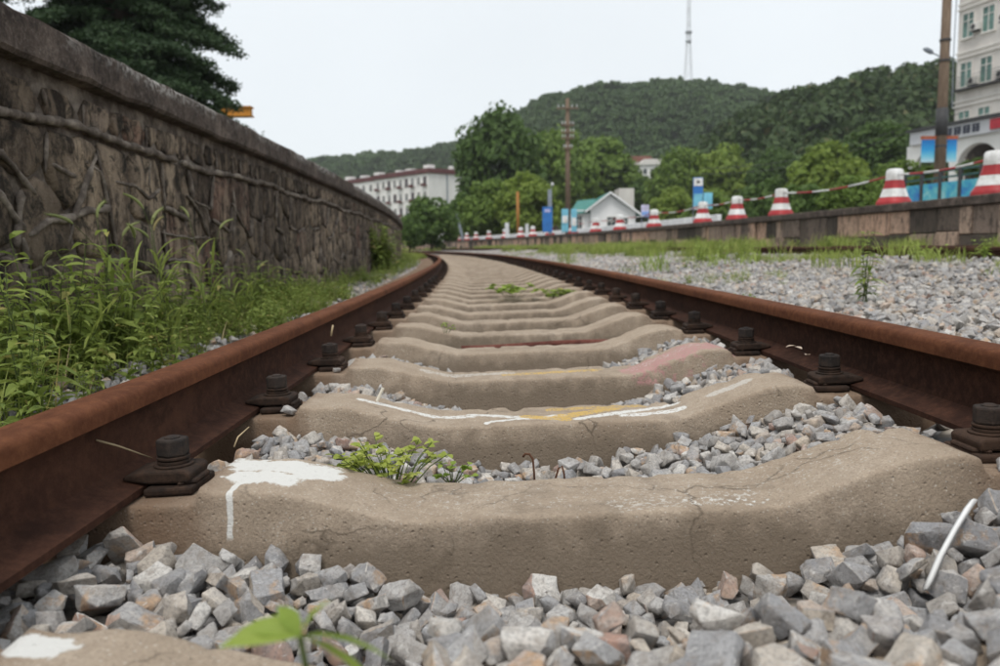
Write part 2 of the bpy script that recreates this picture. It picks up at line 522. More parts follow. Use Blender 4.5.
m = Mat('ballast_bed_gravel')
_co = m.co('World')
_v = m.voro(26, _co, out='Color'); _d = m.voro(26, _co)
_c = m.ramp(m.xyz(_v)[0], BAL_RAMP)
_c = m.mix(m.ramp(_d, [(0.25, 0.0), (0.6, 0.8)]), _c, (0.08, 0.075, 0.07))
_c = m.mix(m.ramp(m.noise(0.8, 5, 0.6, _co), [(0.45, 0.0), (0.7, 0.6)]), _c, (0.15, 0.125, 0.10))
M_BED = m.out(_c, 0.92, m.bump(m.math('SUBTRACT', 1.0, _d), 1.0, 0.02), 0.15)
xs = [-1.8, -1.5, -1.2, -0.95, -0.7, -0.5, 0.15, 0.8, 0.92, 1.02, 1.25, 1.5, 2.2, 3.0, 4.1, 5.0, 7.2]
ss = list(np.arange(-1.0, 20, 0.5)) + list(np.arange(20, 130, 2.0))
V = [tw(s, x, bed_z(x) - 0.015) for s in ss for x in xs]
F = [(i * len(xs) + j, i * len(xs) + j + 1, (i + 1) * len(xs) + j + 1, (i + 1) * len(xs) + j) for i in range(len(ss) - 1) for j in range(len(xs) - 1)]
bed = MB().add(V, F).build('ballast_bed', M_BED, smooth=True)
tag(bed, kind='structure')

# ------------------------------------------------------------------ sleepers
PROF = [(-1.25, -0.01), (-1.2, 0.012), (-1.0, 0.024), (-0.905, 0.028), (-0.888, 0.024), (-0.878, 0.002), (-0.80, 0.0), (-0.70, 0.0), (-0.60, 0.0), (-0.590, 0.002), (-0.580, 0.022),
        (-0.556, 0.030), (-0.50, 0.0295), (-0.478, 0.0265), (-0.46, 0.0215), (-0.30, -0.0315), (-0.282, -0.0355), (-0.262, -0.037), (-0.15, -0.037), (0, -0.037)]
PROF = [(x, z - 0.012 * max(0, min(1, (abs(x) - 0.30) / 0.2)) if -0.58 < x else z) for x, z in PROF] + [(-x, z) for x, z in PROF[:-1][::-1]]


def prof_z(x):
    return float(np.interp(x, [p[0] for p in PROF], [p[1] for p in PROF]))


def sleeper_mesh(name, mat, seed=0, fine=True):
    xs = []
    for (a, _), (b, _) in zip(PROF[:-1], PROF[1:]):
        n = max(1, int((b - a) / (0.011 if fine else 0.2)))
        xs += [a + (b - a) * i / n for i in range(n)]
    xs.append(PROF[-1][0])
    mb = MB(); rows = []
    sec = [(-0.145, -0.26), (-0.128, -0.16), (-0.108, -0.07), (-0.1005, -0.022), (-0.0995, -0.013), (-0.098, -0.005), (-0.0945, -0.0012), (-0.089, -0.0002), (-0.080, 0.0), (-0.045, 0.0), (0, 0.001),
           (0.045, 0.0), (0.080, 0.0), (0.089, -0.0002), (0.0945, -0.0012), (0.098, -0.005), (0.0995, -0.013), (0.1005, -0.022), (0.108, -0.07), (0.128, -0.16), (0.145, -0.26)]
    for x in xs:
        r = []
        pz = prof_z(x)
        for y, dz in sec:
            z = pz + dz if dz > -0.1 else min(dz, pz + dz)
            p = Vector((x, y, z))
            if fine:
                q = Vector((x * 9 + seed * 13.1, y * 9, z * 9))
                a = 0.0015 if dz < -0.02 or abs(y) < 0.07 else 0.0030
                nz = mnoise.noise(q) * a + mnoise.noise(q * 4.3) * a * 0.7
                ch = max(0.0, mnoise.noise(Vector((x * 27 + seed * 5.7, y * 3, 3.3))) - 0.18) * (0.4 + max(0, mnoise.noise(Vector((x * 5, seed, 1.0))) * 2)) if 0.07 < abs(y) < 0.1 else 0
                p.z += nz - ch * 0.022; p.y += mnoise.noise(q * 2.1 + Vector((7, 3, 1))) * a * (1 if y > 0 else -1) * 1.2 - math.copysign(ch * 0.022, y)
            r.append(p)
        rows.append(r)
    n = len(sec)
    V = [p for r in rows for p in r]
    F = [(i * n + j, (i + 1) * n + j, (i + 1) * n + j + 1, i * n + j + 1) for i in range(len(rows) - 1) for j in range(n - 1)]
    F += [tuple(range(n)), tuple(range((len(rows) - 1) * n, len(rows) * n))[::-1]]
    mb.add(V, F)
    return mb.mesh(name, mat, smooth=True)


SL_S = lambda k: 1.262 + 0.625 * k
def fastener_meshes():
    d = {}
    b = MB()      # cast seat block on the concrete; local +x points to the rail
    b.prism([(-0.046, -0.050), (0.028, -0.056), (0.028, 0.056), (-0.046, 0.050)], 0.0, 0.013)
    b.prism([(-0.046, -0.03), (-0.02, -0.044), (-0.02, 0.044), (-0.046, 0.03)], 0.012, 0.020)
    d['seat'] = b.mesh('seat_block', M_IRON); bevel_mesh(d['seat'], 0.004)
    b = MB()      # clip plate reaching over the rail foot
    prof = [(-0.038, 0.016), (0.02, 0.016), (0.030, 0.0165), (0.066, 0.022), (0.064, 0.030), (0.030, 0.036), (-0.032, 0.036), (-0.040, 0.030)]
    Mx = Matrix(((1, 0, 0), (0, 0, -1), (0, 1, 0)))
    b.prism(prof, -0.041, 0.041, Mx)
    d['clip'] = b.mesh('clip_plate', M_IRON); bevel_mesh(d['clip'], 0.004)
    b = MB()
    def cyl(r, z0, z1, n=16, r2=None):
        b.tube([(0, 0, z0), (0, 0, z1)], [r, r2 or r], n)
    cyl(0.031, 0.036, 0.040)
    cyl(0.025, 0.040, 0.0455); cyl(0.0255, 0.0470, 0.052)
    d['washer'] = b.mesh('spring_washer', M_IRON); bevel_mesh(d['washer'], 0.0012, 1)
    b = MB(); cyl(0.0255, 0.052, 0.080, 6)
    d['nut'] = b.mesh('nut', M_NUT); bevel_mesh(d['nut'], 0.0035)
    b = MB(); cyl(0.012, 0.03, 0.0815, 12); cyl(0.012, 0.0815, 0.0835, 12, 0.008)
    d['bolt'] = b.mesh('bolt', M_NUT)
    b = MB(); prof2 = [(-0.056, 0), (0.025, 0), (0.025, 0.017), (0.064, 0.022), (0.064, 0.03), (0.03, 0.036), (-0.05, 0.036)]
    b.prism(prof2, -0.055, 0.055, Mx); cyl(0.0265, 0.035, 0.077, 6); cyl(0.012, 0.077, 0.083, 8)
    d['far'] = b.mesh('fastening', M_IRON)
    return d


FM = fastener_meshes()
sl_far = sleeper_mesh('concrete_sleeper', M_CONC, 9, False)
ORD = ['first', 'second', 'third', 'fourth', 'fifth', 'sixth', 'seventh', 'eighth', 'ninth', 'tenth', 'eleventh', 'twelfth', 'thirteenth', 'fourteenth', 'fifteenth', 'sixteenth']
sl_special = {-1: (M_CONC_FRONT, 'cut off concrete sleeper at the bottom edge with a white paint spot'),
              0: (M_CONC_A, 'large concrete sleeper in front with a white paint splash and drip at its left end'),
              1: (M_CONC_B, 'concrete sleeper scribbled with white and yellow paint on its top'),
              2: (M_CONC_C, 'concrete sleeper with a pink painted right end and faint yellow marks'),
              3: (M_CONC, 'plain concrete sleeper with a rusty bar lying just behind it')}
SLEEPERS = {}
for k in range(-1, 64):
    s = SL_S(k)
    if k in sl_special:
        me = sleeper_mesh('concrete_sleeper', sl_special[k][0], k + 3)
        lab = sl_special[k][1]
    else:
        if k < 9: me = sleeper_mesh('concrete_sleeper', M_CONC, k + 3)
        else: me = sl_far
        if k < 15: lab = 'worn plain concrete sleeper, the %s one counting back from the white splashed sleeper' % ORD[k]
        else: lab = 'weathered concrete sleeper far down the track where sleepers crowd together towards the bend'
    j = rng.normal(0, 1, 3) if k > 3 else np.zeros(3)
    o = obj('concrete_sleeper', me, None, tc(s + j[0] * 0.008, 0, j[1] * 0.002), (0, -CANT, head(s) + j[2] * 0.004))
    tag(o, lab, 'railway sleeper', 'concrete sleepers of the main track')
    SLEEPERS[k] = o
    if k >= 40: continue
    for x, flip in ((-0.652, PI), (0.652, 0), (-0.853, 0), (0.853, PI)):
        loc = (x, float(rng.normal(0, 0.004)), 0.001)
        rot = (0, 0, flip + float(rng.normal(0, 0.03)))
        if k < 13:
            fo = obj('rail_fastening', FM['clip'], o, loc, rot)
            for key, nm in (('seat', 'seat_block'), ('washer', 'spring_washer'), ('nut', 'nut'), ('bolt', 'bolt')):
                c = obj(nm, FM[key], fo)
                if key == 'nut': c.rotation_euler = (0, 0, random.random() * 2)
        else:
            obj('rail_fastening', FM['far'], o, loc, rot)

# ------------------------------------------------------------------ rails
RAIL = [(-0.066, 0.0), (0.066, 0.0), (0.066, 0.0105), (0.035, 0.019), (0.0115, 0.030), (0.0085, 0.046), (0.0078, 0.078), (0.0095, 0.104), (0.017, 0.1135), (0.035, 0.1185),
        (0.0358, 0.137), (0.0335, 0.1455), (0.0275, 0.1497), (0.016, 0.1517), (0, 0.1522)]
RAIL = RAIL + [(-x, z) for x, z in RAIL[2:-1][::-1]]


def rail(name, fn, xc, z0, label, s1=95, group=None, hm=None):
    ss = list(np.arange(-1.2, 3, 0.1)) + list(np.arange(3, 20, 0.25)) + list(np.arange(20, s1, 1.0))
    n = len(RAIL)
    V, F, mi = [], [], []
    for s in ss:
        for x, z in RAIL: V.append(fn(s, xc + x, z0 + z))
    for i in range(len(ss) - 1):
        for j in range(n):
            F.append((i * n + j, i * n + (j + 1) % n, (i + 1) * n + (j + 1) % n, (i + 1) * n + j))
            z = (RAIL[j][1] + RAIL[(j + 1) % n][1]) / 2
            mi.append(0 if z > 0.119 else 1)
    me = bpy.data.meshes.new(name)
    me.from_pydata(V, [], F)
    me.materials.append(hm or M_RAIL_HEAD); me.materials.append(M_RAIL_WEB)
    me.polygons.foreach_set('material_index', mi)
    me.polygons.foreach_set('use_smooth', [True] * len(F))
    me.update()
    try: me.set_sharp_from_angle(angle=math.radians(40))
    except Exception: pass
    return tag(obj(name, me), label, 'rail', group)


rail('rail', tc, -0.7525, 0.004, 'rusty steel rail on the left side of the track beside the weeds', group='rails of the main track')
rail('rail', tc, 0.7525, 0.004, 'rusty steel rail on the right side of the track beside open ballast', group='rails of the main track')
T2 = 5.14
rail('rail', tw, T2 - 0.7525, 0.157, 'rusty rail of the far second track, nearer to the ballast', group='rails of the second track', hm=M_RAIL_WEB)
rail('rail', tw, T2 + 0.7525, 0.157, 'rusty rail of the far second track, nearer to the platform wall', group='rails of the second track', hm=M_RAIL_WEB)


# ------------------------------------------------------------------ ballast stones
def rock_mesh(name, seed, npts=18, box=0.55, bev=0.0, mat=None):
    r = np.random.default_rng(seed)
    dims = np.array([1.0, r.uniform(0.52, 0.95), r.uniform(0.38, 0.75)])
    P = []
    for sx in (-1, 1):
        for sy in (-1, 1):
            for sz in (-1, 1):
                if r.random() < 0.8: P.append(np.array([sx, sy, sz]) * r.uniform(box, 0.86, 3))
    while len(P) < npts:
        d = r.normal(size=3); d /= np.linalg.norm(d)
        P.append(d * r.uniform(0.82, 1.0))
    bm = bmesh.new()
    for p in P: bm.verts.new(Vector(p * dims * 0.5))
    g = bmesh.ops.convex_hull(bm, input=bm.verts)
    bmesh.ops.delete(bm, geom=[v for v in bm.verts if not v.link_faces], context='VERTS')
    if bev:
        bmesh.ops.dissolve_limit(bm, angle_limit=0.22, verts=bm.verts, edges=bm.edges)
        bmesh.ops.recalc_face_normals(bm, faces=bm.faces)
        bmesh.ops.bevel(bm, geom=list(bm.edges), offset=bev, segments=1, profile=0.5, affect='EDGES', clamp_overlap=True)
    bmesh.ops.triangulate(bm, faces=bm.faces)
    if bev:
        bmesh.ops.subdivide_edges(bm, edges=[e for e in bm.edges if e.calc_length() > 0.16], cuts=1, use_grid_fill=False)
        bmesh.ops.triangulate(bm, faces=bm.faces)
        bmesh.ops.subdivide_edges(bm, edges=[e for e in bm.edges if e.calc_length() > 0.16], cuts=1, use_grid_fill=False)
        bmesh.ops.triangulate(bm, faces=bm.faces)
        for v in bm.verts:
            q = v.co * 3.0 + Vector((seed, seed * 0.37, 0))
            v.co += v.co.normalized() * (mnoise.noise(q) * 0.035 + mnoise.noise(q * 2.7) * 0.028 - 0.05 * max(0, mnoise.noise(q * 1.3 + Vector((5, 5, 5))) - 0.25))
    me = bpy.data.meshes.new(name); bm.to_mesh(me); bm.free()
    if bev:
        me.polygons.foreach_set('use_smooth', [True] * len(me.polygons)); me.set_sharp_from_angle(angle=math.radians(24))
    me.materials.append(mat or M_BALLAST)
    return me


ROCKS = [rock_mesh('ballast_stone', 100 + i, 12 + i % 4 * 2, 0.45, 0.016) for i in range(16)]
ROCKS_LOW = [rock_mesh('gravel_stone', 300 + i, 11, 0.5) for i in range(8)]
RES = 0.006
HX0, HX1, HS0, HS1 = -1.35, 1.5, 0.35, 7.2
nx, ns = int((HX1 - HX0) / RES), int((HS1 - HS0) / RES)
gx = HX0 + (np.arange(nx) + 0.5) * RES
gs = HS0 + (np.arange(ns) + 0.5) * RES
H = np.full((nx, ns), -0.16)
pz = np.array([prof_z(x) if abs(x) < 1.25 else -0.16 for x in gx])
for k in range(-1, 10):
    d = np.abs(gs - SL_S(k))
    col = d < 0.105
    H[:, col] = np.where((np.abs(gx) < 1.25)[:, None], np.where(d[col] < 0.09, 0.0, -0.03)[None, :] + pz[:, None], H[:, col])
for xr in (-0.7525, 0.7525):
    pass
TGT = {}


def target(x, s):
    """Wanted top of the stones in the canted plane (x from the centre line)."""
    if s < 1.16:
        base = np.interp(x, [-1.3, -0.8, -0.55, -0.2, 0.22, 0.42, 0.6, 0.85, 1.4], [-0.03, -0.05, -0.075, -0.150, -0.146, -0.09, -0.03, -0.012, -0.03])
        if s < 0.8 and x > -0.2: base = max(base, prof_z(x) + 0.012)
        return base - 0.03 * max(0, 1.05 - s)
    k = (s - 1.262) / 0.625
    side = np.interp(abs(x), [0.12, 0.32, 0.5, 0.64, 1.2], [0, 0.3, 0.85, 0.95, 1])
    mid = -0.15
    if k < 1: mid = -0.118 if x < -0.25 or x > 0.12 else -0.135
    up = -0.008 if x > 0 else -0.035
    return mid + (up - mid) * side


stones = []


def drop(x, s, size):
    i0, j0 = int((x - HX0) / RES), int((s - HS0) / RES)
    r = size * 0.42
    n = max(2, int(r / RES))
    if i0 - n < 0 or j0 - n < 0 or i0 + n >= nx or j0 + n >= ns: return
    t = target(x, s)
    for xr in (-0.7525, 0.7525):
        if abs(x - xr) < 0.09: t = min(t, -0.035)
    if H[i0, j0] > t: return
    dk = abs(s - SL_S(round((s - 1.262) / 0.625)))
    if dk < 0.112 + size * 0.25 and not (s < 0.9 and x > -0.2): return
    p = H[i0 - n:i0 + n + 1, j0 - n:j0 + n + 1]
    base = np.percentile(p, 55)
    if base > t + 0.004 or p.max() > t + 0.13: return
    hgt = size * 0.36
    zc = base + hgt * 0.72
    a = np.arange(-n, n + 1) * RES / r
    rr = a[:, None] ** 2 + a[None, :] ** 2
    top = np.where(rr < 1, zc + hgt * np.sqrt(np.maximum(0, 1 - rr)), -9)
    H[i0 - n:i0 + n + 1, j0 - n:j0 + n + 1] = np.maximum(p, top)
    stones.append((x, s, zc, size))


def sz(lo, mode, hi): return random.triangular(lo, hi, mode)


for _ in range(14000): drop(random.uniform(-1.2, 1.3), random.uniform(0.42, 1.17), sz(0.020, 0.036, 0.078))
for x, s_, z_ in ((0.22, 1.02, .085), (0.62, 1.0, .09), (-0.12, 1.06, .075), (-0.42, 0.98, .08), (0.78, 1.08, .08), (0.42, 0.92, .085), (-0.30, 1.09, .06), (0.1, 1.1, .07)): drop(x, s_, z_)
for _ in range(2600): drop(random.uniform(-1.2, 1.3), random.uniform(0.42, 1.17), sz(0.014, 0.02, 0.03))
for k in range(0, 9):
    for _ in range(4500 if k < 3 else 1500):
        x = random.uniform(-0.66, 0.66)
        if abs(x) < 0.3 and random.random() < 0.35: continue
        drop(x, SL_S(k) + random.uniform(0.09, 0.54), sz(0.022, 0.036, 0.062))
    for _ in range(1500):
        drop(random.uniform(-0.66, 0.66), SL_S(k) + random.uniform(0.08, 0.55), sz(0.012, 0.018, 0.026))
# a few loose stones on the sleeper ends and seats
for (x, k, dy, size) in ((-0.61, 1, -0.075, 0.034), (-0.62, 2, -0.07, 0.028), (0.62, 0, -0.085, 0.03)):
    stones.append((x, SL_S(k) + dy, prof_z(x) + size * 0.3, size))
vis = []
for i, (x, s, z, size) in enumerate(stones):
    i0, j0 = min(nx - 1, int((x - HX0) / RES)), min(ns - 1, int((s - HS0) / RES))
    exposed = 1.0 if z + size * 0.36 > H[i0, j0] - 0.004 else 0.25
    p = tc(s, x, z) - Vector((0, 0, EYE))
    d = p.dot(FWD); u = 500 + FPX * p.dot(RIGHT) / max(d, 0.05); v = 333 - FPX * p.dot(UP) / max(d, 0.05)
    if not (-20 < u < 1020 and -20 < v < 690): exposed *= 0.05
    vis.append(exposed * size / max(d, 0.1))
order = np.argsort(-np.array(vis))
rest_v, rest_f, off = [], [], 0
rock_np = []
for me in ROCKS:
    v = np.empty(len(me.vertices) * 3, np.float32); me.vertices.foreach_get('co', v)
    f = np.empty(len(me.loops), np.int32); me.loops.foreach_get('vertex_index', f)
    rock_np.append((v.reshape(-1, 3), f.reshape(-1, 3)))
for n_, i in enumerate(order):
    x, s, z, size = stones[i]
    rot = (random.gauss(0, 0.5), random.gauss(0, 0.5), random.uniform(0, 2 * PI))
    scl = [size * random.uniform(0.9, 1.12) * q for q in (1.02, 1.0, 1.1)]
    q = i % len(ROCKS)
    loc = tc(s, x, z)
    if n_ < 300:
        obj('ballast_stone', ROCKS[q], bed, loc, rot, scl)
    else:
        from mathutils import Euler
        R = np.array(Euler(rot).to_matrix())
        v, f = rock_np[q]
        rest_v.append((v * np.array(scl)) @ R.T + np.array(loc)); rest_f.append(f + off); off += len(v)
o = obj('loose_ballast', np_mesh('loose_ballast', np.concatenate(rest_v), np.concatenate(rest_f), M_BALLAST), bed)
o['kind'] = 'stuff'
print('stones', len(stones))

# wide gravel field
P, Rr, Sc = [], [], []


def field(n, s0, s1, x0, x1, lo, hi, dens=1.0):
    for _ in range(n):
        u = random.random()
        s = s0 + (s1 - s0) * u ** 1.35
        x = random.uniform(x0, x1)
        k = random.uniform(lo, hi)
        P.append(tw(s, x, bed_z(x) + random.uniform(-0.012, 0.02))); Rr.append((random.uniform(-.7, .7), random.uniform(-.7, .7), random.uniform(0, 6.3))); Sc.append((k, k, k * 1.15))


field(7000, 1.0, 8, 0.98, 2.6, 0.03, 0.062)
field(9000, 3.0, 16, 1.0, 4.3, 0.035, 0.07)
field(9000, 12, 45, 0.98, 4.3, 0.05, 0.10)
field(2500, 0.9, 14, -1.62, -0.86, 0.02, 0.05)
field(1500, 12, 40, -1.62, -0.86, 0.04, 0.07)
field(3000, 5.5, 40, -0.45, 0.72, 0.03, 0.06)
scatter('gravel', P, Rr, Sc, ROCKS_LOW, bed)

# ------------------------------------------------------------------ left wall of rubble stone
m = Mat('rubble_stone')
_r = m.rand()
_st = m.noise(3.0, 6, 0.7, m.co('World', (2.6, 2.6, 0.7)), 0.8)
_bl = m.noise(6.0, 6, 0.7, m.co('World'))
_fi = m.noise(70, 5, 0.7, m.co('World'))
_c = m.ramp(_r, [(0.0, (0.23, 0.17, 0.125)), (0.3, (0.36, 0.275, 0.20)), (0.5, (0.19, 0.15, 0.12)), (0.7, (0.44, 0.335, 0.235)), (0.85, (0.29, 0.225, 0.18)), (1.0, (0.34, 0.19, 0.14))])
_c = m.mix(m.ramp(_bl, [(0.48, 0.0), (0.64, 0.6)]), _c, (0.085, 0.068, 0.056))
_s2 = m.noise(1.6, 5, 0.65, m.co('World', (1.0, 1.0, 0.25), (9, 2, 0)), 0.4)
_s3 = m.noise(9.0, 6, 0.75, m.co('World', (1.0, 1.0, 0.34), (2, 5, 0)), 0.6)
_lt = m.math('MULTIPLY', m.ramp(_s2, [(0.46, 0.0), (0.56, 1.0)]), m.ramp(_s3, [(0.41, 0.0), (0.55, 0.8)]))
_c = m.mix(_lt, _c, (0.66, 0.52, 0.375))
_c = m.mix(m.ramp(_st, [(0.40, 0.95), (0.53, 0.0)]), _c, (0.040, 0.032, 0.027))
_c = m.mix(m.ramp(_s3, [(0.34, 0.7), (0.45, 0.0)]), _c, (0.048, 0.038, 0.032))
_c = m.mix(m.ramp(_fi, [(0.52, 0.0), (0.72, 0.5)]), _c, (0.30, 0.25, 0.20))
_c = m.mix(m.ramp(_s2, [(0.38, 0.5), (0.50, 0.0)]), _c, (0.038, 0.031, 0.027))
_b2 = m.noise(11, 7, 0.78, m.co('World', None, (7, 1, 3)), 0.5)
_c = m.mix(m.ramp(_b2, [(0.40, 0.85), (0.49, 0.0)]), _c, (0.030, 0.030, 0.027))
_c = m.mix(m.ramp(_b2, [(0.54, 0.0), (0.64, 0.7)]), _c, (0.36, 0.29, 0.225))
_c = m.mix(m.ramp(m.noise(0.7, 4, 0.6, m.co('World')), [(0.40, 0.55), (0.60, 0.10)]), _c, (0.045, 0.036, 0.030))
M_RUB = m.out(_c, 0.92, m.bump(m.mix(0.5, m.noise(22, 7, 0.75, m.co('World')), _fi), 1.0, 0.03), 0.1)
m = Mat('dark_mortar')
_c = m.ramp(m.noise(9, 6, 0.7, m.co('World')), [(0.3, (0.055, 0.045, 0.038)), (0.47, (0.13, 0.107, 0.09)), (0.66, (0.31, 0.265, 0.22))])
M_MORT = m.out(_c, 0.95, m.bump(m.noise(50, 5, 0.7, m.co('World')), 0.6, 0.01), 0.1)
m = Mat('weathered_coping')
_bl = m.noise(4.5, 7, 0.7, m.co('World')); _st = m.noise(9.0, 5, 0.7, m.co('World', (3, 3, 0.5))); _fi = m.noise(55, 5, 0.75, m.co('World'))
_c = m.ramp(_bl, [(0.32, (0.040, 0.031, 0.027)), (0.52, (0.095, 0.073, 0.061)), (0.70, (0.20, 0.158, 0.132))])
_c = m.mix(m.ramp(_st, [(0.55, 0.0), (0.75, 0.55)]), _c, (0.04, 0.032, 0.03))
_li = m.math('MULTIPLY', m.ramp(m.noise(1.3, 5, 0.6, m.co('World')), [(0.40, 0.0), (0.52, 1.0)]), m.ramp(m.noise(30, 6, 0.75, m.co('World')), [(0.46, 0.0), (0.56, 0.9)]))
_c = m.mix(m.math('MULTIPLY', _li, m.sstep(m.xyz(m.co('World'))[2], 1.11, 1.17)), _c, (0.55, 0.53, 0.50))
_c = m.mix(m.ramp(_fi, [(0.50, 0.0), (0.68, 0.55)]), _c, (0.25, 0.215, 0.185))
_c = m.mix(m.ramp(m.noise(17, 6, 0.75, m.co('World', None, (2, 2, 2))), [(0.5, 0.0), (0.62, 0.7)]), _c, (0.035, 0.028, 0.025))
M_COPE = m.out(_c, 0.92, m.bump(m.mix(0.5, _fi, _bl), 0.6, 0.015), 0.15)

WX, WTOP = -1.61, EYE + 0.831
WFACE = WX - 0.075
wall = empty('stone_wall', tw(6, WX - 0.3, -0.1))
tag(wall, 'tall rubble stone wall with a dark concrete coping along the left side', 'wall')


def wpt(s, z, d=0.0): return tw(s, WFACE + d, z)
def parented(o, root):
    """Keep world coordinates of a part built in world space under a moved root."""
    o.parent = root
    o.matrix_parent_inverse = Matrix.Translation(-Vector(root.location))
    return o


s_edges = [-1.0, 2.4, 6.25, 9.6, 13.2, 17.5, 22.0, 27.0, 33.0, 40.0, 48.0]
for a, b in zip(s_edges[:-1], s_edges[1:]):
    n = max(6, int((b - a) / 0.12)) if b < 14 else 10
    V, F = [], []
    cs = [(-0.9, -0.15), (-0.9, 0.0), (-0.02, 0.0), (-0.006, -0.006), (0.0, -0.02), (0.0, -0.135), (-0.012, -0.15), (-0.10, -0.152)]
    for i in range(n + 1):
        s = a + 0.006 + (b - a - 0.012) * i / n
        for x, z in cs:
            q = Vector((s * 3.1, x * 9, z * 9))
            w = mnoise.noise(q) * 0.007 + mnoise.noise(q * 3.7) * 0.006 + mnoise.noise(q * 9.1) * 0.004
            V.append(tw(s, WX + x + (w if x > -0.5 else 0), WTOP + z + (w if x > -0.5 else 0)))
    k = len(cs)
    for i in range(n):
        for j in range(k): F.append((i * k + j, i * k + (j + 1) % k, (i + 1) * k + (j + 1) % k, (i + 1) * k + j))
    F += [tuple(range(k))[::-1], tuple(range(n * k, n * k + k))]
    parented(MB().add(V, F).build('coping_slab', M_COPE, smooth=False), wall)
# backing and the dark recessed bed under the coping
V, F = [], []
sw = list(np.arange(-1, 48.01, 0.5))
for s in sw:
    for d, z in ((-0.011, WTOP - 0.153), (-0.011, -0.3), (-0.7, -0.3), (-0.7, WTOP - 0.153)): V.append(wpt(s, z, d))
for i in range(len(sw) - 1):
    for j in range(4): F.append((i * 4 + j, i * 4 + (j + 1) % 4, i * 4 + 4 + (j + 1) % 4, i * 4 + 4 + j))
F += [(0, 1, 2, 3), tuple(range(len(V) - 4, len(V)))[::-1]]
parented(MB().add(V, F).build('wall_core', M_MORT), wall)


def voronoi_cells(seeds, box):
    """Cells of the seeds clipped to box (x0, y0, x1, y1), by half planes."""
    S = np.array(seeds); out = []
    for i, c in enumerate(S):
        poly = [(box[0], box[1]), (box[2], box[1]), (box[2], box[3]), (box[0], box[3])]
        d = np.hypot(*(S - c).T)
        for j in np.argsort(d)[1:22]:
            q = S[j]; mx, my = (c + q) / 2; nxx, nyy = q - c
            new = []
            for a, b in zip(poly, poly[1:] + poly[:1]):
                da = (a[0] - mx) * nxx + (a[1] - my) * nyy; db = (b[0] - mx) * nxx + (b[1] - my) * nyy
                if da <= 0: new.append(a)
                if da * db < 0:
                    t = da / (da - db); new.append((a[0] + (b[0] - a[0]) * t, a[1] + (b[1] - a[1]) * t))
            poly = new
            if len(poly) < 3: break
        if len(poly) >= 3: out.append(poly)
    return out


R1T, R1B = WTOP - 0.20, WTOP - 0.345      # the upper course, above the raised string of mortar
SW0, SW1 = 1.2, 46.0
seeds = []
z = R1B - 0.14
while z > -0.3:
    s = SW0
    while s < SW1:
        w = random.uniform(0.16, 0.52)
        seeds.append((s + w / 2, z + random.uniform(-0.11, 0.11))); s += w
    z -= 0.25
cells = voronoi_cells(seeds, (SW0, -0.12, SW1, R1B - 0.012))
s = SW0
row = []
while s < SW1:
    w = random.uniform(0.12, 0.33)
    t = random.uniform(-0.04, 0.04)
    row.append([(s + 0.0, R1B + 0.012), (s + w, R1B + 0.012), (s + w + t, R1T), (s + t * 0.5, R1T + random.uniform(-.01, .01))]); s += w


def stone_from_cell(poly, seed, gap=0.012, depth=0.035):
    """A quarry-faced stone: rounded outline, bulged face; in wall coordinates mapped to world."""
    r = random.Random(seed)
    cx = sum(p[0] for p in poly) / len(poly); cy = sum(p[1] for p in poly) / len(poly)
    pts = []
    for a, b in zip(poly, poly[1:] + poly[:1]):
        L = math.hypot(b[0] - a[0], b[1] - a[1])
        n = max(1, int(L / 0.075))
        for i in range(n):
            t = (i + 0.5 * (n > 1)) / n if n > 1 else 0.5
            pts.append((a[0] + (b[0] - a[0]) * t, a[1] + (b[1] - a[1]) * t))
    V = []
    n = len(pts)
    for sc_, dd in ((1.0, -0.028), (0.985, -0.006), (0.90, depth * 0.85), (0.55, depth)):
        for i, (x, y) in enumerate(pts):
            dx, dy = x - cx, y - cy
            L = math.hypot(dx, dy) + 1e-6
            k = max(0.2, (L - gap) / L) * sc_
            X, Y = cx + dx * k, cy + dy * k
            d = dd + (mnoise.noise(Vector((X * 7, Y * 7, seed))) * 0.014 + mnoise.noise(Vector((X * 19, Y * 19, seed))) * 0.010 if dd > 0 else 0)
            X += mnoise.noise(Vector((X * 11, Y * 11, 5))) * 0.022; Y += mnoise.noise(Vector((X * 11, Y * 11, 9))) * 0.022
            V.append(wpt(X, Y, d))
    V.append(wpt(cx, cy, depth + mnoise.noise(Vector((cx * 7, cy * 7, seed))) * 0.016))
    F = []
    for k in range(3):
        for i in range(n): F.append((k * n + i, k * n + (i + 1) % n, (k + 1) * n + (i + 1) % n, (k + 1) * n + i))
    for i in range(n): F.append((3 * n + i, 3 * n + (i + 1) % n, 4 * n))
    return V, F


allst = [(sum(p[0] for p in c) / len(c), c, 0.02) for c in cells] + [(sum(p[0] for p in c) / 4, c, 0.02) for c in row]
allst.sort(key=lambda t: t[0])
far = MB()
cnt = 0
for i, (sx, c, dep) in enumerate(allst):
    V, F = stone_from_cell(c, i, 0.006, random.uniform(0.003, 0.014))
    if sx > 2.3 and cnt < 298:
        cnt += 1
        parented(MB().add(V, F).build('stone', M_RUB, smooth=True), wall)
    else: far.add(V, F)
parented(far.build('stone_courses', M_RUB, smooth=True), wall)['kind'] = 'stuff'
# raised cords of mortar: the long string and pieces along the joints
mo = MB()


